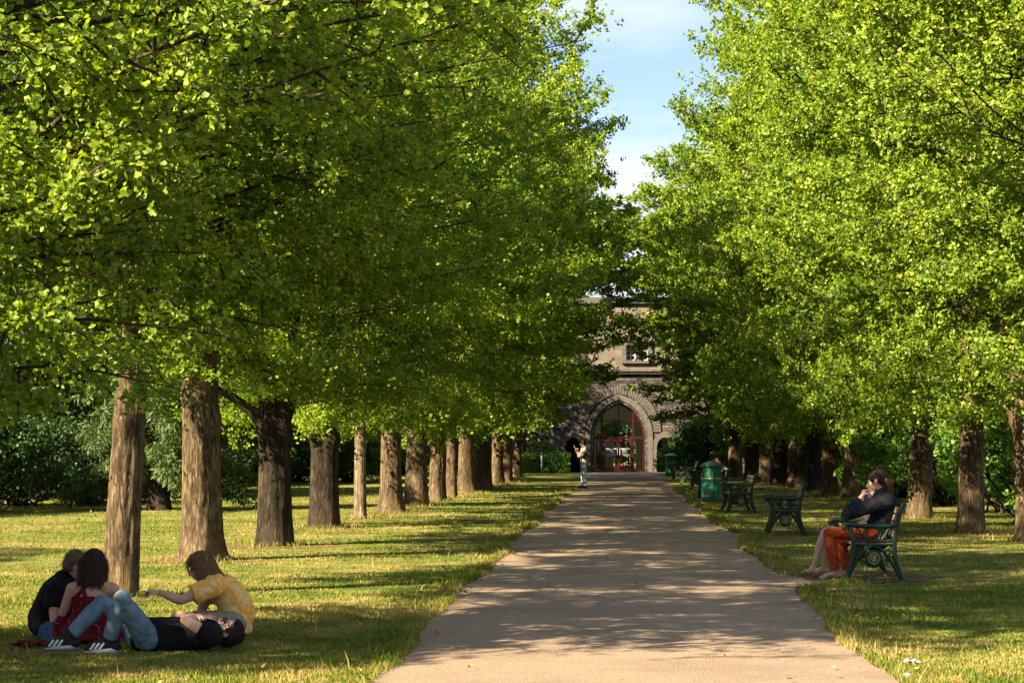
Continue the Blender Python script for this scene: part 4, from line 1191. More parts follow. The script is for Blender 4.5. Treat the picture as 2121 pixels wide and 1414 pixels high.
def florets(t, v, c):
    vo = t.n('ShaderNodeTexVoronoi'); vo.inputs['Scale'].default_value = 42; t.l(v, vo.inputs['Vector'])
    f = t.math('MULTIPLY', t.math('LESS_THAN', vo.outputs['Distance'], .17), t.math('GREATER_THAN', t.noise(v, 31, 1), .52))
    return t.mix(f, c, (.6, .5, .48))
def stripes(t, v, c):
    w = t.n('ShaderNodeTexWave'); w.bands_direction = 'Y'; w.inputs['Scale'].default_value = 16; t.l(v, w.inputs['Vector'])
    return t.mix(t.math('GREATER_THAN', w.outputs['Fac'], .72), c, (.2, .18, .18))
def seams(t, v, c):
    f = t.ramp(t.noise(v, 4.5, 3), [(.45, 0.0), (.7, 1.0)])
    return t.mix(t.math('MULTIPLY', f, .45), c, (.17, .23, .27))
M['skin_fair'] = skin_mat('fair_skin', (.50, .30, .21)); M['skin_tan'] = skin_mat('tan_skin', (.46, .26, .165)); M['skin_dark'] = skin_mat('brown_skin', (.22, .105, .06))
M['tee_black'] = cloth_mat('black_cotton', (.009, .0085, .009)); M['tee_yellow'] = cloth_mat('yellow_tie_dye', (.60, .30, .055), extra=tiedye)
M['dress_red'] = cloth_mat('red_floral', (.085, .005, .008), extra=florets); M['jeans_light'] = cloth_mat('light_denim', (.085, .135, .17), var=.25, extra=seams)
M['jeans_blue'] = cloth_mat('blue_denim', (.04, .085, .16), var=.3); M['jeans_pale'] = cloth_mat('pale_denim', (.36, .44, .48), var=.2)
M['jeans_navy'] = cloth_mat('navy_denim', (.012, .02, .05)); M['khaki'] = cloth_mat('khaki_cotton', (.19, .17, .11))
M['tee_grey'] = cloth_mat('grey_cotton', (.21, .185, .168)); M['cardigan'] = cloth_mat('dark_knit', (.012, .013, .018), var=.3, weave=120)
M['rust'] = cloth_mat('rust_cotton', (.25, .042, .012), var=.12); M['striped'] = cloth_mat('striped_cotton', (.62, .58, .58), extra=stripes)
M['tee_navy'] = cloth_mat('navy_cotton', (.015, .018, .06), extra=florets); M['tee_pale'] = cloth_mat('pale_cotton', (.35, .33, .34))
M['hair_brown'] = hair_mat('brown_hair', (.05, .026, .012), (.24, .135, .06)); M['hair_dark'] = hair_mat('dark_hair', (.006, .004, .004), (.035, .022, .016))
M['hair_grey'] = hair_mat('greying_brown_hair', (.04, .027, .018), (.20, .15, .10)); M['hair_auburn'] = hair_mat('auburn_hair', (.022, .010, .007), (.10, .036, .019))
M['hair_bob'] = hair_mat('dark_streaked_hair', (.008, .005, .004), (.055, .03, .02), (34, 34, 4)); M['hair_black'] = hair_mat('black_hair', (.006, .005, .005), (.022, .017, .014))
M['shoe_black'] = simple('black_mesh_shoe', (.012, .012, .013), .75, .3, bump=.4, bscale=220); M['sole'] = simple('white_rubber', (.55, .57, .6), .6, .3, var=.08)
M['stripe'] = simple('white_stripe', (.72, .72, .70), .6, .3); M['plastic'] = simple('black_plastic', (.01, .01, .011), .3, .5)
M['sandal'] = simple('glitter_sandal', (.42, .36, .30), .5, .5, var=.5, nscale=120); M['scrunchie'] = cloth_mat('orange_cloth', (.55, .25, .08))
M['eye'] = simple('dark_eye', (.02, .012, .01), .2, .5); M['lens'] = simple('dark_lens', (.02, .022, .025), .12, .6)
M['phone_case'] = simple('yellow_phone_case', (.62, .33, .06), .4, .4); M['bag_black'] = cloth_mat('black_nylon', (.015, .015, .016))

def remesh(mb, name, mat, voxel=.007, it=4, wrinkle=0.0, origin=None, clampz=None, seed=0):
    me = bpy.data.meshes.new(name+'_raw'); me.from_pydata([tuple(v) for v in mb.v], [], mb.f); me.update()
    o = bpy.data.objects.new(name+'_raw', me); COL.objects.link(o)
    m = o.modifiers.new('r', 'REMESH'); m.mode = 'VOXEL'; m.voxel_size = voxel; m.use_smooth_shade = True
    s = o.modifiers.new('s', 'SMOOTH'); s.factor = .5; s.iterations = it
    dg = bpy.context.evaluated_depsgraph_get(); dg.update()
    nm = bpy.data.meshes.new_from_object(o.evaluated_get(dg))
    bpy.data.objects.remove(o); bpy.data.meshes.remove(me)
    n = len(nm.vertices); co_ = np.empty(n*3, np.float32); nm.vertices.foreach_get('co', co_); co_ = co_.reshape(-1, 3)
    if wrinkle:
        no = np.empty(n*3, np.float32); nm.vertices.foreach_get('normal', no); no = no.reshape(-1, 3)
        rng = np.random.default_rng(seed+77); d = np.zeros(n)
        for _ in range(9):
            k = rng.normal(size=3); k = k/np.linalg.norm(k)*rng.uniform(16, 52); k[2] *= 1.2
            w = np.sin(co_@k+rng.uniform(0, 6.28)+1.4*np.sin(co_@(rng.normal(size=3)*14)+rng.uniform(0, 6.28)))
            d += (1-np.abs(w))*np.sign(rng.normal())*rng.uniform(.3, 1)
        co_ += no*(wrinkle*np.clip(d, -2, 2)*.5)[:, None]
    if clampz is not None: co_[:, 2] = np.maximum(co_[:, 2], clampz)
    if origin is not None: co_ -= np.array(origin, np.float32)
    nm.vertices.foreach_set('co', co_.ravel().astype(np.float32)); nm.update()
    nm.name = name; nm.materials.clear(); nm.materials.append(mat)
    nm.polygons.foreach_set('use_smooth', [True]*len(nm.polygons))
    return nm
def axes(f, u):
    f = Vector(f).normalized(); u = Vector(u); u = (u-f*u.dot(f)).normalized(); s = f.cross(u).normalized()
    return s, f, u
def mat3(s, f, u): return Matrix((s, f, u)).transposed()
def head_prims(mb, c, f, u, k=1.0):
    s, f, u = axes(f, u); A = mat3(s, f, u); c = Vector(c)
    def at_(a, b, d): return c+s*a*k+f*b*k+u*d*k
    def e(p, r): mb.ell(at_(*p), tuple(x*k for x in r), A)
    e((0, -.008, .030), (.074, .095, .092)); e((0, .022, -.035), (.060, .068, .080)); e((0, .050, -.082), (.034, .034, .026))
    e((0, .030, -.070), (.052, .045, .035)); e((0, .070, .022), (.052, .020, .014))
    mb.tube([at_(0, .086, .010), at_(0, .100, -.012), at_(0, .110, -.030)], [.009*k, .011*k, .014*k], 8, round_caps=True)
    e((0, .098, -.036), (.018, .012, .009)); e((0, .086, -.058), (.024, .012, .007)); e((0, .084, -.067), (.021, .012, .007))
    for q in (-1, 1):
        e((q*.036, .062, -.028), (.022, .022, .022)); e((q*.077, -.006, -.008), (.010, .021, .032)); e((q*.079, -.004, -.032), (.008, .011, .012))
    return s, f, u
def hand_prims(mb, w, d, n, tdir, curl=(25, 30, 20), k=1.0, index_straight=False):
    """palm + four fingers + thumb. d along hand, n palm-facing, tdir towards thumb"""
    d = Vector(d).normalized(); n = Vector(n); n = (n-d*n.dot(d)).normalized(); t = Vector(tdir); t = (t-d*t.dot(d)-n*t.dot(n)).normalized()
    w = Vector(w)
    mb.tube([w-d*.01*k, w+d*.025*k, w+d*.06*k, w+d*.09*k], [(.024*k, .017*k), (.033*k, .016*k), (.041*k, .014*k), (.040*k, .012*k)], 10, side=t, round_caps=True)
    for i, (off, L) in enumerate(((.031, .070), (.0105, .079), (-.0105, .073), (-.031, .056))):
        p = w+d*(.088-.006*abs(i-1))*k+t*off*k; pts = [p]; a = 0
        for j, (fr, cu) in enumerate(zip((.46, .30, .24), curl)):
            a += R_(cu if not (index_straight and i == 0) else 3)+R_(i*2.0)
            p = p+(d*math.cos(a)+n*math.sin(a)+t*(.05*(1-i*.66)))*L*fr*k; pts.append(p)
        mb.tube(pts, [.0094*k, .0090*k, .0082*k, .0070*k], 8, round_caps=True)
    p = w+t*.026*k+d*.024*k
    mb.tube([p, p+(t*.72+d*.55+n*.25)*.040*k, p+(t*.72+d*.55+n*.25)*.040*k+(t*.38+d*.8+n*.35)*.030*k, p+(t*.72+d*.55+n*.25)*.040*k+(t*.25+d*.8+n*.5)*.052*k], [.0135*k, .0115*k, .0098*k, .0075*k], 8, round_caps=True)
def lerp(a, b, t): return a+(b-a)*t
def foot_prims(mb, a, toe, k=1.0):
    a = Vector(a); toe = Vector(toe); d = (toe-a); d.z = 0; L = d.length; d.normalize()
    g = toe.z; side = Vector((-d.y, d.x, 0))
    heel = Vector((a.x, a.y, g))-d*.045*k
    mb.tube([heel+Vector((0, 0, .032*k)), Vector((a.x, a.y, g+.040*k))+d*.03*k, Vector((a.x, a.y, g+.034*k))+d*.10*k, Vector((a.x, a.y, g+.022*k))+d*(L-.03)], [(.030*k, .030*k), (.034*k, .038*k), (.040*k, .030*k), (.040*k, .016*k)], 12, side=side, round_caps=True)
    mb.tube([a+Vector((0, 0, .02)), Vector((a.x, a.y, g+.045*k))+d*.025*k], [.036*k, .040*k], 10, round_caps=True)
    for i in range(5):
        o = (i-2)*.0165*k
        b = Vector((a.x, a.y, g+.016*k))+d*(L-.03-.006*abs(i-1))+side*o
        mb.tube([b, b+d*(.040-.004*i)*k], [.0095*k if i else .012*k, .0085*k], 7, round_caps=True)
TORSO = [(-.10, .135, .095), (.0, .160, .110), (.16, .145, .100), (.34, .140, .098), (.52, .155, .105), (.72, .165, .105), (.88, .135, .085), (.97, .075, .065)]
def torso_prims(mb, J, bulk=1.0, ext=0.0, lo=-.10, hi=1.0, belly=0.0, round_caps=True):
    pel, ch, nk = J['pel'], J['chest'], J['neck']
    def C(t):
        return pel*((1-t)**2)+ch*0+((ch*2-(pel+nk)*.5)*2*t*(1-t))+nk*(t*t) if 0 <= t <= 1 else pel+(ch-pel).normalized()*((nk-pel).length*t)
    pts = []; rad = []
    ts = [lo+(hi-lo)*i/11 for i in range(12)]
    fr = J.get('front')
    for t in ts:
        ru = float(np.interp(t, [a[0] for a in TORSO], [a[1] for a in TORSO]))*bulk+ext
        rv = float(np.interp(t, [a[0] for a in TORSO], [a[2] for a in TORSO]))*bulk+ext+belly*math.exp(-((t-.22)/.22)**2)
        pts.append(C(t)); rad.append((ru, rv))
    side = (J['sR']-J['sL']).normalized()
    mb.tube(pts, rad, 24, side=side, round_caps=round_caps)
def limb_prims(mb, pts, rads, n=14, caps=True): mb.tube(pts, rads, n, round_caps=caps)
def arm_prims(mb, J, q, k=1.0, ext=0.0, upto=2.0, cap=False):
    s, e, w = J['s'+q], J['e'+q], J['w'+q]
    full = [(s, .052), (lerp(s, e, .35), .050), (lerp(s, e, .8), .043), (e, .041), (lerp(e, w, .25), .043), (lerp(e, w, .7), .032), (w, .026)]
    tt = [0, .35, .8, 1, 1.25, 1.7, 2]
    pts = [f[0] for f, t in zip(full, tt) if t < upto]; r = [f[1]*k+ext for f, t in zip(full, tt) if t < upto]
    if upto < 2:
        p = lerp(s, e, upto) if upto <= 1 else lerp(e, w, upto-1)
        pts.append(p); r.append(float(np.interp(upto, tt, [f[1] for f in full]))*k+ext*1.35)
    else: pts.append(full[-1][0]); r.append(full[-1][1]*k+ext)
    mb.tube(pts, r, 14, caps=True, round_caps=(upto >= 2 and not cap))
    sh = J['chest']*.25+J['neck']*.75
    mb.tube([lerp(sh, s, .35), s], [.075*k+ext, .056*k+ext], 12, round_caps=True)
def leg_prims(mb, J, q, k=1.0, ext=0.0, upto=2.0, flare=0.0):
    h, kn, a = J['h'+q], J['k'+q], J['a'+q]
    full = [(lerp(h, kn, -.04), .088), (lerp(h, kn, .3), .083), (lerp(h, kn, .75), .064), (kn, .057), (lerp(kn, a, .28), .056), (lerp(kn, a, .65), .043), (a, .034)]
    tt = [0, .3, .75, 1, 1.28, 1.65, 2]
    pts = [f[0] for f, t in zip(full, tt) if t < upto]; r = [f[1]*k+ext+flare*max(0, t-1) for f, t in zip(full, tt) if t < upto]
    p = lerp(h, kn, upto) if upto <= 1 else lerp(kn, a, min(upto, 2))if False else (lerp(h, kn, upto) if upto <= 1 else lerp(kn, a, upto-1))
    pts.append(p); r.append(float(np.interp(upto, tt, [f[1] for f in full]))*k+ext*1.2+flare*max(0, upto-1))
    mb.tube(pts, r, 16, caps=True, round_caps=(upto >= 2 and ext == 0))
def make_person(label, J, skin, root_loc, bulk=1.0, hk=1.0, hands=None, bare=True, voxel=.007, group=None, feet=True, belly=0.0):
    J = {a: (Vector(b) if not isinstance(b, Vector) else b) for a, b in J.items()}
    O = Vector(root_loc)
    r = thing('person', label, 'person', O, 0, group)
    mb = MB(); torso_prims(mb, J, bulk*.95, -.004, hi=.98, belly=belly*.9)
    u = J['hu'].normalized()
    mb.tube([lerp(J['chest'], J['neck'], .7), J['neck'], J['head']-u*.03*hk], [.065, .055, .052], 12, round_caps=True)
    head_prims(mb, J['head'], J['hf'], J['hu'], hk)
    for q in 'LR':
        arm_prims(mb, J, q, bulk**.5); leg_prims(mb, J, q, bulk**.5, -.004)
        hd = (hands or {}).get(q)
        if hd: hand_prims(mb, J['w'+q], *hd[0], **hd[1])
        if feet: foot_prims(mb, J['a'+q], J['t'+q])
    mb.tube([J['hL'], J['hR']], [.088*bulk, .088*bulk], 12, round_caps=True)
    body = obj('body', remesh(mb, 'body', skin, voxel, 3, origin=O, clampz=.004), r)
    s, f, uu = axes(J['hf'], J['hu'])
    for q in (-1, 1):
        m2 = MB(); m2.ell(J['head']+s*q*.031*hk+f*.079*hk+uu*.002*hk, (.013, .011, .008), mat3(s, f, uu), 10, 7)
        m2.build('eye', M['eye'], body, True, origin=O)
    return r, J, O
def wear(r, O, name, mat, build, voxel=.008, it=4, wrinkle=.006, parent=None, clampz=.006, seed=0):
    mb = MB(); build(mb)
    return obj(name, remesh(mb, name, mat, voxel, it, wrinkle, O, clampz, seed), parent or r)
def tee(J, sleeve=.55, bulk=1.0, ext=.016, lo=-.06, belly=0.0, sl_ext=.022):
    def b(mb):
        torso_prims(mb, J, bulk, ext, lo=lo, hi=.93, belly=belly)
        for q in 'LR': arm_prims(mb, J, q, bulk**.5, sl_ext, upto=sleeve)
    return b
def pants(J, upto=1.93, bulk=1.0, ext=.016, waist=.10, flare=.012):
    def b(mb):
        torso_prims(mb, J, bulk, ext, lo=-.12, hi=waist)
        for q in 'LR':
            leg_prims(mb, J, q, bulk**.5, ext, upto, flare)
            if upto > 1: mb.ell(J['k'+q], tuple([.060*bulk**.5+ext]*3))
        mb.tube([J['hL'], J['hR']], [.108*bulk]*2, 14, round_caps=True)
    return b
def shoe(r, O, a, toe, stripes_on=None, mat='shoe_black', g=None):
    a = Vector(a); toe = Vector(toe); d = toe-a; d.z = 0; L = d.length; d.normalize(); side = Vector((-d.y, d.x, 0))
    g = max(0, toe.z-.01) if g is None else g
    b = Vector((a.x, a.y, g))
    def up(mb):
        mb.tube([b-d*.055+Vector((0, 0, .045)), b+d*.02+Vector((0, 0, .055)), b+d*.09+Vector((0, 0, .050)), b+d*.15+Vector((0, 0, .040)), b+d*(L+.01)+Vector((0, 0, .034))], [(.036, .040), (.040, .050), (.045, .044), (.047, .033), (.038, .022)], 16, side=side, round_caps=True)
        mb.tube([a+Vector((0, 0, .03)), b+d*.012+Vector((0, 0, .055))], [.043, .046], 14, round_caps=True)
    s = wear(r, O, 'shoe', M[mat], up, .007, 3, .001, clampz=g+.006)
    mb = MB(); k = 24; o = []
    for i in range(k):
        an = 2*PI*i/k; x = math.cos(an); y = math.sin(an)
        wv = .046-.006*x*x+.006*x
        o.append(b+d*((L+.11)/2*x+(L-.05)/2)+side*(wv*y))
    vs = [(p.x, p.y, g+.004) for p in o]+[(p.x, p.y, g+.030+.014*max(0, -math.cos(2*PI*i/k))) for i, p in enumerate(o)]
    mb.add(vs, [tuple(range(k))[::-1], tuple(range(k, 2*k))]+[(i, (i+1) % k, k+(i+1) % k, k+i) for i in range(k)])
    mb.build('sole', M['sole'], s, True, origin=O)
    if stripes_on:
        mb = MB()
        for i in range(3):
            x = .045+.034*i
            sd_ = side*stripes_on
            p0 = b+d*(x+.030)+sd_*(.0475)+Vector((0, 0, .030)); p1 = b+d*(x-.005)+sd_*(.0450)+Vector((0, 0, .078))
            mb.tube([p0, lerp(p0, p1, .5)+sd_*.004, p1], [(.0085, .004)]*3, 8, side=d)
        mb.build('stripe_mark', M['stripe'], s, origin=O)
    return s
def hair(r, O, J, mat, build, voxel=.007, it=2, wrinkle=.006, name='hair', seed=0, flow=None, strands=700, slen=.05):
    s, f, u = axes(J['hf'], J['hu']); c = J['head']; A = mat3(s, f, u)
    def at_(a, b, d): return c+s*a+f*b+u*d
    mb = MB(); build(mb, at_, A)
    me = remesh(mb, name, mat, voxel, it, wrinkle, O, .01, seed)
    # loose strands lying over the mass
    rg = np.random.default_rng(seed+5); n = len(me.vertices)
    co_ = np.empty(n*3, np.float32); me.vertices.foreach_get('co', co_); co_ = co_.reshape(-1, 3)
    no = np.empty(n*3, np.float32); me.vertices.foreach_get('normal', no); no = no.reshape(-1, 3)
    m = 150 if name == 'beard' else strands; idx = rg.integers(0, n, m)
    p = co_[idx]; nn = unit(no[idx])
    fl = np.array(flow if flow is not None else -u*.8-f*.5, float) + rg.normal(0, .28, (m, 3))
    d = unit(fl-nn*np.sum(fl*nn, 1)[:, None]*.85); sv = unit(np.cross(d, nn))
    L = rg.uniform(.35, 1.0, m)[:, None]*slen; w = rg.uniform(.0012, .0026, m)[:, None]
    a = p+nn*.001; b = a+d*L*.5+nn*(.004+.05*L); c_ = a+d*L+nn*rg.uniform(-.004, .012, m)[:, None]
    V = np.stack([a-sv*w, a+sv*w, b-sv*w, b+sv*w, c_], 1).reshape(-1, 3)
    k = np.arange(m)*5
    mb2 = MB(); mb2.v = [tuple(x) for x in co_.tolist()]+[tuple(x) for x in V.tolist()]
    mb2.f = [tuple(q.vertices) for q in me.polygons]
    for i in k: i = int(i)+n; mb2.f += [(i, i+1, i+3, i+2), (i+2, i+3, i+4)]
    o = mb2.build(name, mat, r, True)
    return o
def short_hair(mb, at_, A):
    mb.ell(at_(0, -.020, .045), (.083, .095, .088), A); mb.ell(at_(0, -.045, .0), (.078, .065, .075), A); mb.ell(at_(0, .035, .088), (.062, .055, .040), A)
    for q in (-1, 1): mb.ell(at_(q*.070, .005, .03), (.014, .03, .04), A)

PG = 'picnic group sitting on the grass'
Q = lambda px, py, Y: P(px, py, Y)
X_, Y_, Z_ = Vector((1, 0, 0)), Vector((0, 1, 0)), Vector((0, 0, 1))
# --- lying man
J = dict(pel=Q(303, 1316, 15.86), chest=Q(392, 1313, 15.86), neck=Q(449, 1311, 15.86), head=Q(471, 1308, 15.86), hf=Vector((-.25, -.10, .96)), hu=Vector((.95, 0, .3)),
         hL=Q(304, 1320, 15.73), hR=Q(303, 1315, 15.99), kL=Q(253, 1240, 15.45), kR=Q(212, 1248, 15.95), aL=Q(226, 1325, 15.62), aR=Q(142, 1319, 15.82),
         tL=Q(181, 1349, 15.58), tR=Q(99, 1342, 15.80), sL=Q(440, 1318, 15.69), sR=Q(440, 1302, 16.03), eL=Q(383, 1282, 15.62), eR=Q(362, 1276, 16.0),
         wL=Q(418, 1279, 15.80), wR=Q(398, 1274, 15.80))
hands = {'L': ((Vector((.5, .85, .1)), -Z_, X_), dict(curl=(15, 25, 15))), 'R': ((Vector((.6, -.75, .1)), -Z_, X_), dict(curl=(15, 25, 15)))}
r, J, O = make_person('person lying on the grass in jeans and black t-shirt with knees drawn up', J, M['skin_fair'], (Q(330, 1345, 15.86).x, 15.86, 0), 1.0, .98, hands, feet=False, group=PG, belly=.0)
wear(r, O, 'trousers', M['jeans_light'], pants(J, 1.92, .95, .012, .16, .008), wrinkle=.006, seed=1)
wear(r, O, 'shirt', M['tee_black'], tee(J, .50, 1.03, .018, -.0, .02), wrinkle=.006, seed=2)
shoe(r, O, J['aL'], J['tL'], 1); shoe(r, O, J['aR'], J['tR'], 1)
def cap_hair(mb, at_, A):
    mb.ell(at_(0, -.022, .040), (.082, .090, .090), A); mb.ell(at_(0, -.06, -.005), (.072, .05, .07), A); mb.ell(at_(0, .02, .10), (.06, .05, .03), A)
hair(r, O, J, M['hair_black'], cap_hair, seed=3)
def beard(mb, at_, A):
    mb.ell(at_(0, .052, -.088), (.040, .036, .028), A); mb.ell(at_(0, .088, -.052), (.026, .014, .007), A)
    for q in (-1, 1): mb.ell(at_(q*.052, .02, -.06), (.014, .03, .035), A)
hair(r, O, J, M['hair_black'], beard, .006, 2, .003, 'beard')
def glasses(r, O, J, mat='plastic', hk=1.0):
    s, f, u = axes(J['hf'], J['hu']); c = J['head']
    def at_(a, b, d): return c+s*a*hk+f*b*hk+u*d*hk
    mb = MB()
    for q in (-1, 1):
        mb.tube([at_(q*.033+.026*math.cos(a), .100, .004+.020*math.sin(a)) for a in [2*PI*i/14 for i in range(15)]], .0042, 6)
        mb.tube([at_(q*.058, .098, .012), at_(q*.080, .06, .012), at_(q*.084, .0, .008)], .0045, 6)
    mb.tube([at_(-.008, .104, .006), at_(.008, .104, .006)], .004, 6)
    g_ = mb.build('glasses', M[mat], r, True, origin=O)
    mb = MB()
    for q in (-1, 1): mb.ell(at_(q*.033, .100, .004), (.025, .003, .019), mat3(s, f, u), 12, 6)
    mb.build('lens', M['lens'], g_, True, origin=O)
glasses(r, O, J)

# --- woman in the red dress, seen from behind
J = dict(pel=Q(180, 1306, 16.42), chest=Q(186, 1248, 16.48), neck=Q(191, 1203, 16.52), head=Q(193, 1170, 16.56), hf=Vector((-.38, .88, -.25)), hu=Vector((.05, .2, 1)),
         hL=Q(158, 1312, 16.5), hR=Q(205, 1312, 16.5), kL=Q(140, 1316, 16.98), kR=Q(246, 1314, 16.95), aL=Q(196, 1322, 17.05), aR=Q(168, 1322, 17.1), tL=Q(225, 1325, 17.1), tR=Q(140, 1325, 17.15),
         sL=Q(150, 1219, 16.50), sR=Q(233, 1219, 16.50), eL=Q(129, 1276, 16.55), eR=Q(249, 1274, 16.62), wL=Q(172, 1284, 16.82), wR=Q(214, 1288, 16.88))
J['tL'].z = J['tR'].z = .01
hands = {'L': ((Vector((.6, .8, 0)), -Z_, Y_), dict(curl=(20, 30, 20))), 'R': ((Vector((-.6, .8, 0)), -Z_, Y_), dict(curl=(20, 30, 20)))}
r, J, O = make_person('person in a red halter dress sitting with bare back to the viewer beside the jeans', J, M['skin_tan'], (Q(182, 1330, 16.45).x, 16.45, 0), .90, .98, hands, group=PG)
def dress(mb):
    torso_prims(mb, J, .90, .014, lo=-.12, hi=.60, round_caps=False)
    mb.tube([lerp(J['pel'], J['chest'], .5), J['pel'], Vector((J['pel'].x, J['pel'].y+.1, .09))], [(.15, .115), (.20, .16), (.30, .25)], 20, side=(1, 0, 0), round_caps=True)
    for q in 'LR': mb.tube([J['h'+q], J['k'+q]], [.11, .085], 14, round_caps=True)
    mb.ell((J['pel'].x+.06, J['pel'].y-.06, .04), (.20, .20, .05))
wear(r, O, 'dress', M['dress_red'], dress, .009, 4, .010, seed=5)
mb = MB()
def backpt(px, py, e=.012):
    z = P(px, py, 16.4).z; x = P(px, py, 16.4).x
    cz0, cz1 = J['pel'].z, J['neck'].z; t = (z-cz0)/(cz1-cz0)
    cx = lerp(J['pel'], J['neck'], t).x; cyy = float(np.interp(t, [0, .5, 1], [J['pel'].y, (2*J['chest'].y-.5*(J['pel'].y+J['neck'].y))*.5+.25*(J['pel'].y+J['neck'].y), J['neck'].y]))
    ru = float(np.interp(t, [a[0] for a in TORSO], [a[1] for a in TORSO]))*.86; rv = float(np.interp(t, [a[0] for a in TORSO], [a[2] for a in TORSO]))*.86
    dx = max(-.97, min(.97, (x-cx)/ru))
    return Vector((x, cyy-rv*math.sqrt(1-dx*dx)-e, z))
for chain in ([(163, 1196), (169, 1214), (174, 1228), (180, 1246)], [(204, 1196), (188, 1208), (171, 1219), (158, 1234), (150, 1248)]):
    pts = [backpt(*q) for q in chain]; pts = [lerp(a, b, t) for a, b in zip(pts[:-1], pts[1:]) for t in (0, .5)]+[pts[-1]]
    mb.tube(pts, [(.017, .007)]*len(pts), 8, side=(1, 0, .4))
mb.build('strap', M['dress_red'], r, True, origin=O)
def bob(mb, at_, A):
    mb.ell(at_(0, -.015, .040), (.092, .108, .096), A); mb.ell(at_(0, -.055, -.03), (.098, .070, .10), A)
    rg = random.Random(2)
    for i in range(26):
        a = R_(190+160*i/25+90-90); a = R_(-25+230*i/25+90-90+0)
        sx, fx = math.cos(a+PI*.0)*.088, -math.sin(a)*.088-.01
        tip = -.135-rg.uniform(0, .03)
        mb.tube([at_(sx*.95, fx, .03), at_(sx*1.08, fx*1.05, -.05), at_(sx*(1.14+rg.uniform(0, .16)), fx*1.05+rg.uniform(-.02, .01), tip)], [.028, .026, .012], 8, round_caps=True)
hair(r, O, J, M['hair_bob'], bob, .007, 2, .005, seed=6, flow=(0, 0, -1), strands=1500, slen=.11)

# --- man in black t-shirt, turned away to the right
J = dict(pel=Q(112, 1304, 16.92), chest=Q(116, 1250, 16.92), neck=Q(143, 1199, 16.90), head=Q(157, 1172, 16.86), hf=Vector((.86, .30, -.42)), hu=Vector((.35, .05, .93)),
         hL=Q(118, 1308, 17.06), hR=Q(112, 1312, 16.76), kL=Q(205, 1300, 17.25), kR=Q(150, 1309, 16.60), aL=Q(165, 1322, 17.1), aR=Q(190, 1320, 16.95), tL=Q(140, 1322, 17.0), tR=Q(215, 1325, 17.1),
         sL=Q(147, 1220, 17.10), sR=Q(116, 1226, 16.72), eL=Q(160, 1275, 17.12), eR=Q(113, 1280, 16.62), wL=Q(195, 1270, 17.0), wR=Q(152, 1279, 16.78))
J['tL'].z = J['tR'].z = .01
hands = {'L': ((X_, -Y_, Z_), dict(curl=(25, 35, 20))), 'R': ((Vector((.8, .6, 0)), -Z_, Y_), dict(curl=(25, 35, 20)))}
r, J, O = make_person('person with short greying hair in black t-shirt, hunched at the far side of the picnic', J, M['skin_fair'], (Q(112, 1325, 16.9).x, 16.9, 0), 1.22, 1.0, hands, group=PG, belly=.03)
wear(r, O, 'shirt', M['tee_black'], tee(J, .62, 1.28, .018, -.16, .06, .026), wrinkle=.007, seed=8)
wear(r, O, 'shorts', M['jeans_blue'], pants(J, 1.04, 1.18, .016, .1, .02), wrinkle=.007, seed=9)
hair(r, O, J, M['hair_grey'], short_hair, seed=10); glasses(r, O, J)

# --- person in the yellow shirt, pointing
J = dict(pel=Q(489, 1286, 17.22), chest=Q(480, 1240, 17.22), neck=Q(437, 1199, 17.18), head=Q(417, 1173, 17.14), hf=Vector((-.92, -.18, -.30)), hu=Vector((-.28, .0, .95)),
         hL=Q(484, 1292, 17.07), hR=Q(484, 1290, 17.36), kL=Q(415, 1284, 16.98), kR=Q(408, 1282, 17.45), aL=Q(470, 1305, 16.95), aR=Q(458, 1305, 17.5), tL=Q(440, 1312, 16.9), tR=Q(430, 1312, 17.5),
         sL=Q(441, 1215, 17.00), sR=Q(440, 1210, 17.38), eL=Q(374, 1242, 16.92), eR=Q(418, 1262, 17.42), wL=Q(331, 1226, 16.95), wR=Q(412, 1292, 17.35))
J['tL'].z = J['tR'].z = .01
hands = {'L': ((Vector((-.95, 0, .12)), Vector((-.1, .1, -1)), Vector((0, -1, .5))), dict(curl=(38, 42, 30), index_straight=True)), 'R': ((Vector((-.4, 0, -.9)), -X_, Y_), dict(curl=(25, 30, 20)))}
r, J, O = make_person('person with shoulder-length hair in a yellow patterned shirt, pointing across the picnic', J, M['skin_fair'], (Q(485, 1312, 17.2).x, 17.2, 0), 1.03, 1.0, hands, group=PG)
wear(r, O, 'shirt', M['tee_yellow'], tee(J, .62, 1.10, .02, -.13, .03, .034), wrinkle=.009, seed=11)
wear(r, O, 'shorts', M['khaki'], pants(J, 1.02, 1.0, .018, .05, .02), wrinkle=.006, seed=12)
def longhair(mb, at_, A):
    mb.ell(at_(0, -.018, .044), (.088, .104, .092), A); mb.ell(at_(0, -.05, -.02), (.086, .072, .10), A)
    rg = random.Random(7)
    for i in range(30):
        a = R_(-35+250*i/29); sx, fx = math.cos(a)*.085, -math.sin(a)*.085-.012
        mb.tube([at_(sx*.9, fx*.9, .07), at_(sx*1.06, fx*1.06, -.03), at_(sx*1.12, fx*1.1-.02, -.11), at_(sx*(1.05+rg.uniform(0, .2)), fx*1.1-.045+rg.uniform(-.02, .02), -.17-rg.uniform(0, .035))], [.024, .026, .022, .010], 8, round_caps=True)
    for i in range(8):
        a = -.06+.12*i/7; mb.tube([at_(a, .05, .115), at_(a*1.1, .096, .075), at_(a*1.15, .106, .035)], [.014, .013, .007], 7, round_caps=True)
hair(r, O, J, M['hair_brown'], longhair, .007, 1, .006, seed=13, flow=(.15, 0, -1), strands=1500, slen=.11)

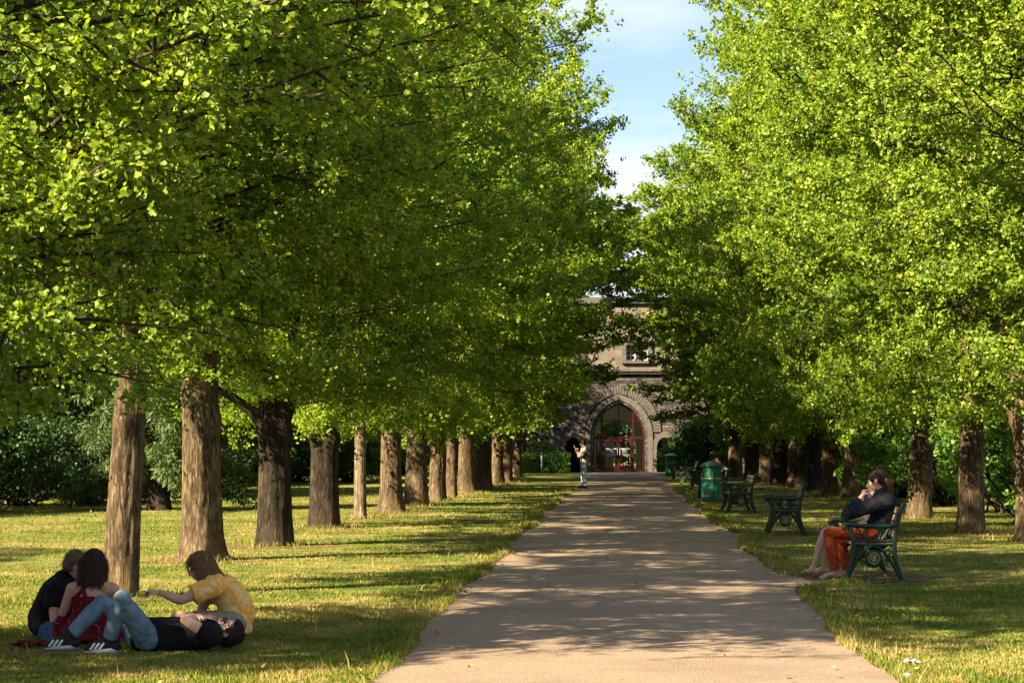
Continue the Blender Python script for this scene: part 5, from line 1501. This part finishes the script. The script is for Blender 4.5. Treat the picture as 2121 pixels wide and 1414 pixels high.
# --- standing man with the phone
YS = 71.5
J = dict(pel=Q(1209.5, 960, YS), chest=Q(1210.5, 943, YS), neck=Q(1209.5, 927.5, YS), head=Q(1207.8, 917.2, YS), hf=Vector((-.95, .22, -.22)), hu=Vector((-.12, 0, 1)),
         hL=Q(1209, 963, YS-.10), hR=Q(1209, 963, YS+.10), kL=Q(1209.6, 985, YS-.10), kR=Q(1208.0, 985, YS+.14), aL=Q(1211.5, 1007.5, YS-.09), aR=Q(1208.5, 1007, YS+.2),
         tL=Q(1200.5, 1012, YS-.05), tR=Q(1198, 1010.5, YS+.25), sL=Q(1211, 933.5, YS-.19), sR=Q(1208.5, 933.5, YS+.19), eL=Q(1199, 947.5, YS-.16), eR=Q(1198.5, 947, YS+.2),
         wL=Q(1196.5, 934, YS-.02), wR=Q(1195, 936.5, YS+.08))
J['tL'].z = J['tR'].z = .015
hands = {'L': ((Vector((-.35, .15, .9)), Vector((-.3, .9, 0)), Vector((.6, .3, .4))), dict(curl=(35, 45, 30))), 'R': ((Vector((-.4, -.1, .85)), Vector((.2, -.9, 0)), Vector((.6, -.3, .4))), dict(curl=(35, 45, 30)))}
r, J, O = make_person('person in grey t-shirt and pale jeans standing at the path edge looking at a phone', J, M['skin_dark'], (Q(1209, 1012, YS).x, YS, 0), .98, 1.0, hands, feet=False, voxel=.009)
wear(r, O, 'trousers', M['jeans_pale'], pants(J, 1.95, .98, .022, .12, .012), .011, wrinkle=.012, seed=15)
wear(r, O, 'shirt', M['tee_grey'], tee(J, .75, 1.04, .022, -.10, .0, .034), .011, wrinkle=.010, seed=16)
shoe(r, O, J['aL'], J['tL']); shoe(r, O, J['aR'], J['tR'])
hair(r, O, J, M['hair_black'], short_hair, .009, seed=17)
pc = Q(1190.5, 926.5, YS+.04)
mb = MB(); mb.box((0, 0, 0), (.012, .075, .155), M=Matrix.Rotation(R_(-24), 3, 'Y'), bev=.004)
ph = mb.build('phone', M['phone_case']); ph.location = pc; tag(ph, 'phone in a yellow case held up by the person standing at the path edge', 'phone')
root_b = thing('shoulder_bag', 'small black bag strapped across the back of the person with the phone', 'bag', Q(1214, 944, YS-.06))
bo = root_b.location
mb = MB(); mb.box((0, 0, 0), (.11, .26, .15), bev=.03); mb.build('pouch', M['bag_black'], root_b, True)
mb = MB(); mb.tube([Vector((.01, .10, .05)), Q(1213.5, 934, YS+.05)-bo, Q(1211, 929.5, YS+.10)-bo, Q(1207, 931.5, YS+.14)-bo, Q(1204.3, 940, YS+.02)-bo, Q(1206, 947, YS-.19)-bo, Vector((-.03, -.13, -.01))], [(.016, .004)]*7, 8, side=(0, 0, 1))
mb.build('strap', M['bag_black'], root_b, True)

# --- woman in the dark cardigan on the near bench
YB = 24.22
J = dict(pel=Q(1822, 1097, YB), chest=Q(1834, 1060, YB), neck=Q(1828, 1022, YB), head=Q(1819, 994, YB-.02), hf=Vector((-.78, .60, -.14)), hu=Vector((-.08, 0, 1)),
         hL=Q(1812, 1101, YB-.10), hR=Q(1812, 1101, YB+.10), kL=Q(1718, 1104, YB-.14), kR=Q(1734, 1107, YB+.16), aL=Q(1730, 1183, YB-.12), aR=Q(1758, 1181, YB+.14),
         tL=Q(1700, 1200, YB-.15), tR=Q(1727, 1198, YB+.12), sL=Q(1840, 1037, YB-.19), sR=Q(1824, 1036, YB+.19), eL=Q(1765, 1060, YB-.20), eR=Q(1752, 1066, YB+.16),
         wL=Q(1784, 1029, YB-.06), wR=Q(1786, 1036, YB+.05))
J['tL'].z = J['tR'].z = .012
hands = {'L': ((Vector((.45, .25, .85)), Vector((.8, .3, -.3)), Vector((.3, -.5, .6))), dict(curl=(40, 50, 35))), 'R': ((Vector((.5, -.2, .8)), Vector((.8, -.3, -.3)), Vector((.3, .5, .6))), dict(curl=(40, 50, 35)))}
GBN = 'women sharing the bench nearest the picture'
r, J, O = make_person('person in dark cardigan and rust trousers with a ponytail, sitting on the near bench', J, M['skin_fair'], (Q(1815, 1198, YB).x, YB, 0), 1.10, 1.0, hands, group=GBN)
wear(r, O, 'trousers', M['rust'], pants(J, 1.97, 1.0, .020, .12, .008), .009, wrinkle=.009, seed=20)
def cardi(mb):
    torso_prims(mb, J, 1.22, .032, lo=-.26, hi=.95, belly=.025)
    for q in 'LR': arm_prims(mb, J, q, 1.15, .034, upto=1.72)
wear(r, O, 'cardigan', M['cardigan'], cardi, .010, 4, .012, seed=21)
def tied(mb, at_, A):
    mb.ell(at_(0, -.020, .042), (.084, .102, .090), A); mb.ell(at_(0, -.065, .0), (.066, .055, .07), A)
    for q in (-1, 1): mb.ell(at_(q*.066, .03, .035), (.020, .045, .045), A)
hr = hair(r, O, J, M['hair_dark'], tied, seed=22)
s, f, u = axes(J['hf'], J['hu'])
def hp(a, b, d): return J['head']+s*a+f*b+u*d
mb = MB()
rg = random.Random(12)
for i in range(7):
    a = i*.9; e = Vector((math.cos(a)*.022, 0, math.sin(a)*.022))
    mb.tube([hp(0, -.10, -.01)+e*.5, hp(0, -.130, -.04)+e*.9, hp(0, -.135, -.12)+e*1.0, hp(0, -.115-rg.uniform(0, .02), -.20-rg.uniform(0, .05))+e*.8], [.018, .026, .024, .008], 8, round_caps=True)
obj('ponytail', remesh(mb, 'ponytail', M['hair_auburn'], .007, 2, .005, O), hr)
mb = MB(); k = 12
mb.tube([hp(0, -.108, -.012)+(s*math.cos(2*PI*i/k)+u*math.sin(2*PI*i/k))*.026 for i in range(k+1)], .013, 8); mb.build('scrunchie', M['scrunchie'], hr, True, origin=O)
for q in 'LR':
    a, t_ = J['a'+q], J['t'+q]; d = (t_-a); d.z = 0; L = d.length; d.normalize(); sv = Vector((-d.y, d.x, 0)); b = Vector((a.x, a.y, .0))
    def sand(mb):
        mb.tube([b-d*.05+Vector((0, 0, .010)), b+d*.05+Vector((0, 0, .010)), b+d*(L+.01)+Vector((0, 0, .010))], [(.034, .010), (.042, .010), (.040, .010)], 12, side=sv, round_caps=True)
        mb.tube([b+d*.03+Vector((0, 0, .045)), b+d*.13+Vector((0, 0, .036))], [(.046, .040), (.047, .026)], 14, side=sv, round_caps=True)
    wear(r, O, 'sandal', M['sandal'], sand, .007, 2, 0, clampz=.011)
# --- her neighbour, mostly hidden behind her
YB2 = 24.85
J = dict(pel=Q(1808, 1094, YB2), chest=Q(1815, 1060, YB2), neck=Q(1814, 1024, YB2), head=Q(1812, 999, YB2), hf=Vector((-.95, -.2, -.15)), hu=Vector((-.08, 0, 1)),
         hL=Q(1804, 1098, YB2-.10), hR=Q(1804, 1098, YB2+.10), kL=Q(1705, 1106, YB2-.14), kR=Q(1712, 1106, YB2+.10), aL=Q(1684, 1177, YB2-.14), aR=Q(1706, 1178, YB2+.10),
         tL=Q(1656, 1192, YB2-.18), tR=Q(1676, 1190, YB2+.08), sL=Q(1818, 1036, YB2-.17), sR=Q(1814, 1036, YB2+.17), eL=Q(1812, 1074, YB2-.14), eR=Q(1806, 1074, YB2+.22),
         wL=Q(1776, 1086, YB2+.02), wR=Q(1780, 1088, YB2+.14))
J['tL'].z = J['tR'].z = .012
hands = {'L': ((-X_, -Z_, Y_), dict(curl=(15, 20, 15))), 'R': ((-X_, -Z_, -Y_), dict(curl=(15, 20, 15)))}
r, J, O = make_person('person behind the dark cardigan, only bare legs and a striped hem showing', J, M['skin_fair'], (Q(1808, 1190, YB2).x, YB2, 0), .92, .96, hands, group=GBN)
wear(r, O, 'skirt', M['striped'], pants(J, .98, .92, .018, .12, .02), .009, wrinkle=.006, seed=24)
wear(r, O, 'shirt', M['tee_pale'], tee(J, .6, .95, .018, -.05), .010, seed=25)
hair(r, O, J, M['hair_dark'], short_hair, seed=26)
# --- couple on the bench behind the litter bin
YC = 57.75
J = dict(pel=Q(1489, 994, YC), chest=Q(1492, 979, YC), neck=Q(1492, 961, YC), head=Q(1490, 950, YC), hf=Vector((-.85, .5, -.1)), hu=Vector((-.05, 0, 1)),
         hL=Q(1487, 996, YC-.1), hR=Q(1487, 996, YC+.1), kL=Q(1453, 997, YC-.14), kR=Q(1456, 997, YC+.16), aL=Q(1449, 1027, YC-.12), aR=Q(1456, 1026, YC+.16),
         tL=Q(1436.5, 1034, YC-.14), tR=Q(1444, 1033, YC+.14), sL=Q(1495, 966.5, YC-.18), sR=Q(1491, 966, YC+.18), eL=Q(1508, 974.5, YC-.34), eR=Q(1484, 985, YC+.22),
         wL=Q(1500, 972.5, YC-.56), wR=Q(1474, 990, YC+.1))
J['tL'].z = J['tR'].z = .015
hands = {'L': ((Vector((-.8, -.3, -.3)), -Z_, Y_), dict(curl=(25, 30, 20))), 'R': ((-X_, -Z_, -Y_), dict(curl=(20, 25, 15)))}
GC = 'couple on the bench behind the litter bin'
r, J, O = make_person('person in navy top and jeans behind the litter bin, arm hooked over the bench end', J, M['skin_fair'], (Q(1489, 1035, YC).x, YC, 0), .97, 1.0, hands, feet=False, voxel=.009, group=GC)
wear(r, O, 'trousers', M['jeans_navy'], pants(J, 1.95, .97, .02, .12, .01), .011, seed=30); wear(r, O, 'shirt', M['tee_navy'], tee(J, .55, 1.0, .02, -.05), .011, seed=31)
shoe(r, O, J['aL'], J['tL']); shoe(r, O, J['aR'], J['tR']); hair(r, O, J, M['hair_dark'], short_hair, .009, seed=32)
YD = 58.4
J2 = {}
for k_, v in dict(pel=(1484, 993), chest=(1486, 979), neck=(1484, 961.5), head=(1480, 951)).items(): J2[k_] = Q(v[0], v[1], YD)
J2.update(hf=Vector((.3, -.8, -.2)), hu=Vector((.1, 0, 1)), hL=Q(1482, 995, YD-.1), hR=Q(1482, 995, YD+.1), kL=Q(1454, 996, YD-.1), kR=Q(1454, 996, YD+.16), aL=Q(1456, 1025, YD-.08), aR=Q(1460, 1025, YD+.14),
          tL=Q(1445, 1032, YD-.1), tR=Q(1450, 1031, YD+.12), sL=Q(1488, 966, YD-.17), sR=Q(1484, 966, YD+.17), eL=Q(1480, 984, YD-.2), eR=Q(1478, 984, YD+.2), wL=Q(1466, 990, YD-.1), wR=Q(1467, 991, YD+.1))
J2['tL'].z = J2['tR'].z = .015
r, J, O = make_person('dark-haired person farther along the same bench behind the litter bin, only the head showing', J2, M['skin_fair'], (Q(1484, 1033, YD).x, YD, 0), .92, .97, {q: hands['R'] for q in 'LR'}, feet=False, voxel=.009, group=GC)
wear(r, O, 'trousers', M['jeans_navy'], pants(J, 1.95, .93, .02, .12, .01), .011, seed=33); wear(r, O, 'shirt', M['tee_black'], tee(J, .55, .95, .02, -.05), .011, seed=34)
shoe(r, O, J['aL'], J['tL']); shoe(r, O, J['aR'], J['tR']); hair(r, O, J, M['hair_dark'], tied, .009, seed=35)

# --- cloths lying by the picnic
def cloth_on_ground(name, px0, px1, py, depth, mat, label, seed):
    a, b = G(px0, py), G(px1, py); rr = random.Random(seed); nx, ny = 26, 12; vs = []
    for i in range(nx):
        for j in range(ny):
            x = a.x+(b.x-a.x)*i/(nx-1); y = a.y+depth*(j/(ny-1)-.3)+.03*math.sin(i*.9+seed)
            vs.append((x+rr.uniform(-.006, .006), y+rr.uniform(-.006, .006), .022+.014*abs(math.sin(i*.8+j*.5+seed))+.012*math.sin(j*1.3+i*.35)+rr.uniform(0, .005)))
    mb = MB(); top = vs; mb.add(vs, [(i*ny+j, i*ny+j+1, (i+1)*ny+j+1, (i+1)*ny+j) for i in range(nx-1) for j in range(ny-1)])
    o = mb.build(name, mat, None, True, origin=(a.x, a.y, 0), label=label, cat='cloth'); o.location = (a.x, a.y, 0)
cloth_on_ground('red_wrap', 24, 96, 1341, .3, M['dress_red'], 'dark red cloth lying on the grass beside the black shoes', 2)
cloth_on_ground('white_cloth', 448, 499, 1333, .35, M['paper'], 'pale cloth on the grass under the lying head', 5)
